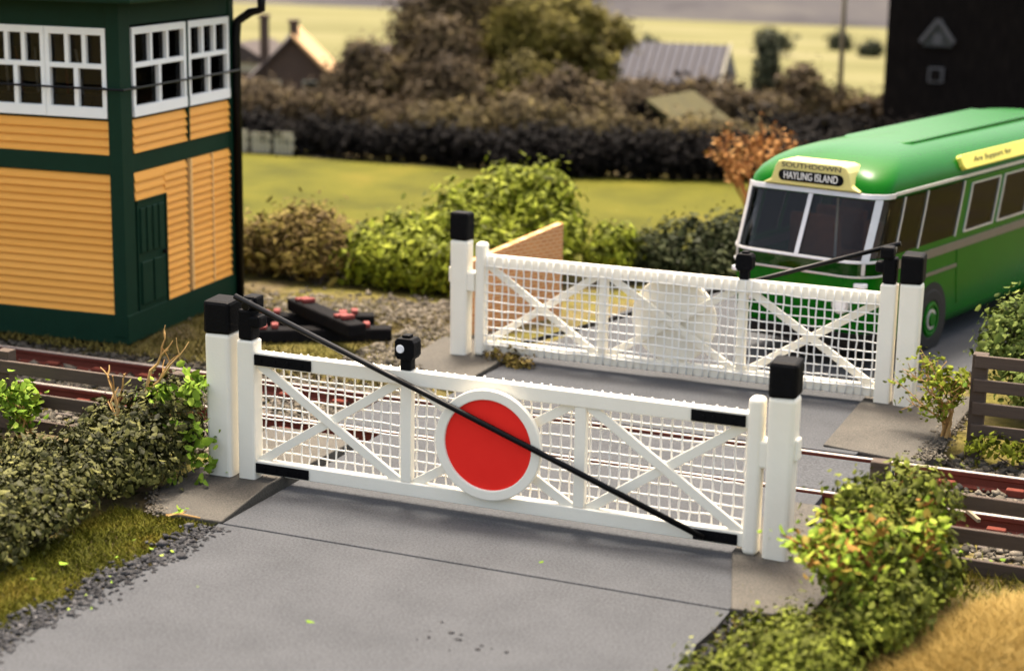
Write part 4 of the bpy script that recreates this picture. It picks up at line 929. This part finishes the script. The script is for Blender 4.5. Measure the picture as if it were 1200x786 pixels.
# brown gabled house
hs = thing('brown_house', 'dark brown gabled house with two chimneys and a roof slope coloured pale as if lit', 'house', (-26.4, 47, 0), R(26.5))
MB().prism([(-1.3, -.1), (1.2, -.1), (1.2, .98), (0, 2.2), (-1.3, .9)], 0, 4).build('wall', M['brickfar'], hs)
rf = MB().add([(0, -.2, 2.32), (1.42, -.2, .92), (1.42, 4, .92), (0, 4, 2.32), (0, -.2, 2.22), (1.36, -.2, .84), (1.36, 4, .84), (0, 4, 2.22)], [(0, 1, 2, 3), (7, 6, 5, 4), (0, 4, 5, 1), (1, 5, 6, 2), (2, 6, 7, 3), (3, 7, 4, 0)]).build('roof', M['verge'], hs)  # right slope, its lit look put into the colour
MB().add([(0, -.2, 2.32), (-1.5, -.2, .82), (-1.5, 4, .82), (0, 4, 2.32), (0, -.2, 2.22), (-1.45, -.2, .74), (-1.45, 4, .74), (0, 4, 2.22)], [(3, 2, 1, 0), (4, 5, 6, 7), (1, 5, 4, 0), (2, 6, 5, 1), (3, 7, 6, 2), (0, 4, 7, 3)]).build('roof', M['rooffar'], hs)
for x, y, z0, z1 in ((-.85, .8, 1.2, 2.75), (.02, .6, 2.1, 2.62)):
    MB().box(x - .13, x + .13, y - .13, y + .13, z0, z1).box(x - .17, x + .17, y - .17, y + .17, z1, z1 + .08).build('chimney', M['brickfar'], hs)
for x in (-.55, .5): 
    w = MB().box(x - .22, x + .22, -.03, .05, .45, 1.0).build('window', M['pale'], hs); MB().box(x - .17, x + .17, -.045, -.03, .5, .95).build('pane', M['glass'], w)
lh = thing('long_house', 'long low dark roofed house behind the winter trees', 'house', (-25.2, 50, 0), 0)
MB().box(-.6, 4, 0, 2.4, -.1, .95).build('wall', M['brickfar'], lh)
rf = MB().prism([(0, 0), (2.7, 0), (1.35, .85)], 0, 1).build('roof', M['rooffar'], lh)
for v in rf.data.vertices: x, y, z = v.co; v.co = (-.7 + y * 4.8, x - .15, .93 + z)
MB().box(.35, .68, 1.0, 1.35, 1.5, 2.25).build('chimney', M['brickfar'], lh)
ph = thing('pale_cottage', 'small pale rendered cottage at the left edge of the far houses', 'house', (-29.9, 50, 0), 0)
MB().box(-1.2, 1.0, 0, 2, -.1, 1.15).build('wall', M['pale'], ph)
rf = MB().prism([(-1.35, 1.14), (1.15, 1.14), (-.1, 1.75)], -.1, 2.1).build('roof', M['rooffar'], ph)
w = MB().box(-.1, .3, -.03, .03, .5, .85).build('window', M['brickfar'], ph)
# pale paling fence
pf = thing('paling_fence', 'low pale fence at the back of the lawn, below the brown house', 'fence', (-23.6, 39.4, 0), R(3))
for k in range(4):
    mb = MB()
    for j in range(5): mb.box(-.95 + k * .62 + j * .105, -.88 + k * .62 + j * .105, -.02, .02, 0, .5 + .05 * (k % 2))
    mb.box(-.97 + k * .62, -.42 + k * .62, .02, .05, .15, .22).box(-.97 + k * .62, -.42 + k * .62, .02, .05, .36, .43)
    mb.build('paling_panel', M['pale'], pf)
# grey roofed shed
gs = thing('grey_shed', 'long shed with a grey slate roof at the edge of the pale field', 'shed', (-18.4, 55.8, 0), R(3))
MB().box(-2, 2.1, .1, 2.3, -.1, .75).build('wall', M['brickfar'], gs)
rf = MB().prism([(0, 0), (2.6, 0), (1.3, 1.15)], 0, 1).build('roof', M['greyroof'], gs)
for v in rf.data.vertices: x, y, z = v.co; v.co = (-2.15 + y * 4.4, x - .1, .66 + z)
rb = MB()
for k in range(16): rb.bar((-2.1 + k * .28, -.12, .69), (-2.1 + k * .28, 1.2, 1.84), .05, .05)
rb.build('roof_ribs', M['rooffar'], rf)
MB().bar((2.28, -.12, .66), (2.28, 1.2, 1.85), .1, .06).build('verge_board', M['pale'], gs)
# dark shed with a mossy roof
ds = thing('dark_shed', 'black gabled shed with a mossy yellow roof slope', 'shed', (-14.4, 43.6, 0), R(-8))
MB().prism([(-.9, -.1), (1.0, -.1), (1.0, .75), (0, 1.35), (-.9, .75)], 0, 2.5).build('wall', M['barn'], ds)
MB().add([(0, -.15, 1.46), (1.25, -.15, .68), (1.25, 2.6, .68), (0, 2.6, 1.46), (0, -.15, 1.36), (1.2, -.15, .6), (1.2, 2.6, .6), (0, 2.6, 1.36)], [(0, 1, 2, 3), (7, 6, 5, 4), (0, 4, 5, 1), (1, 5, 6, 2), (2, 6, 7, 3), (3, 7, 4, 0)]).build('roof', M['moss'], ds)
MB().add([(0, -.15, 1.46), (-1.15, -.15, .68), (-1.15, 2.6, .68), (0, 2.6, 1.46), (0, -.15, 1.36), (-1.1, -.15, .6), (-1.1, 2.6, .6), (0, 2.6, 1.36)], [(3, 2, 1, 0), (4, 5, 6, 7), (1, 5, 4, 0), (2, 6, 5, 1), (3, 7, 6, 2), (0, 4, 7, 3)]).build('roof', M['barn'], ds)
# pole
pl = thing('pole', 'tall pale wooden pole in front of the field', 'pole', (-11.47, 52, 0))
MB().tube([(0, 0, -.2), (-.02, 0, 3), (-.04, 0, 6.2)], [.085, .07, .055], 8).build('shaft', M['pole'], pl, smooth=True)
MB().box(-.5, .42, -.05, .05, 5.6, 5.7).build('crossarm', M['pole'], pl)
# black barn
br = thing('black_barn', 'big black boarded barn with a small grey dormer gable, behind the bus', 'barn', (-9.85, 50, 0), R(-3))
MB().box(0, 8.5, 0, 6, -.1, 4.6).build('wall', M['barn'], br)
rf = MB().prism([(-.3, 4.6), (8.8, 4.6), (4.2, 7.2)], -.2, 6.2).build('roof', M['rooffar'], br)
gb = MB().prism([(1.02, 2.6), (1.78, 2.6), (1.78, 2.8), (1.4, 3.25), (1.02, 2.8)], -.12, .0).build('dormer_gable', M['slate'], br)
MB().bar((.95, -.16, 2.72), (1.4, -.16, 3.32), .1, .1).bar((1.85, -.16, 2.72), (1.4, -.16, 3.32), .1, .1).build('bargeboard', M['barngrey'], gb)
MB().box(1.28, 1.52, -.14, -.12, 2.66, 2.95).build('pane', M['barngrey'], gb)
w = MB().box(1.2, 1.6, -.08, .0, 1.65, 2.05).build('window', M['barngrey'], br); MB().box(1.26, 1.54, -.095, -.08, 1.7, 2.0).build('pane', M['barn'], w)
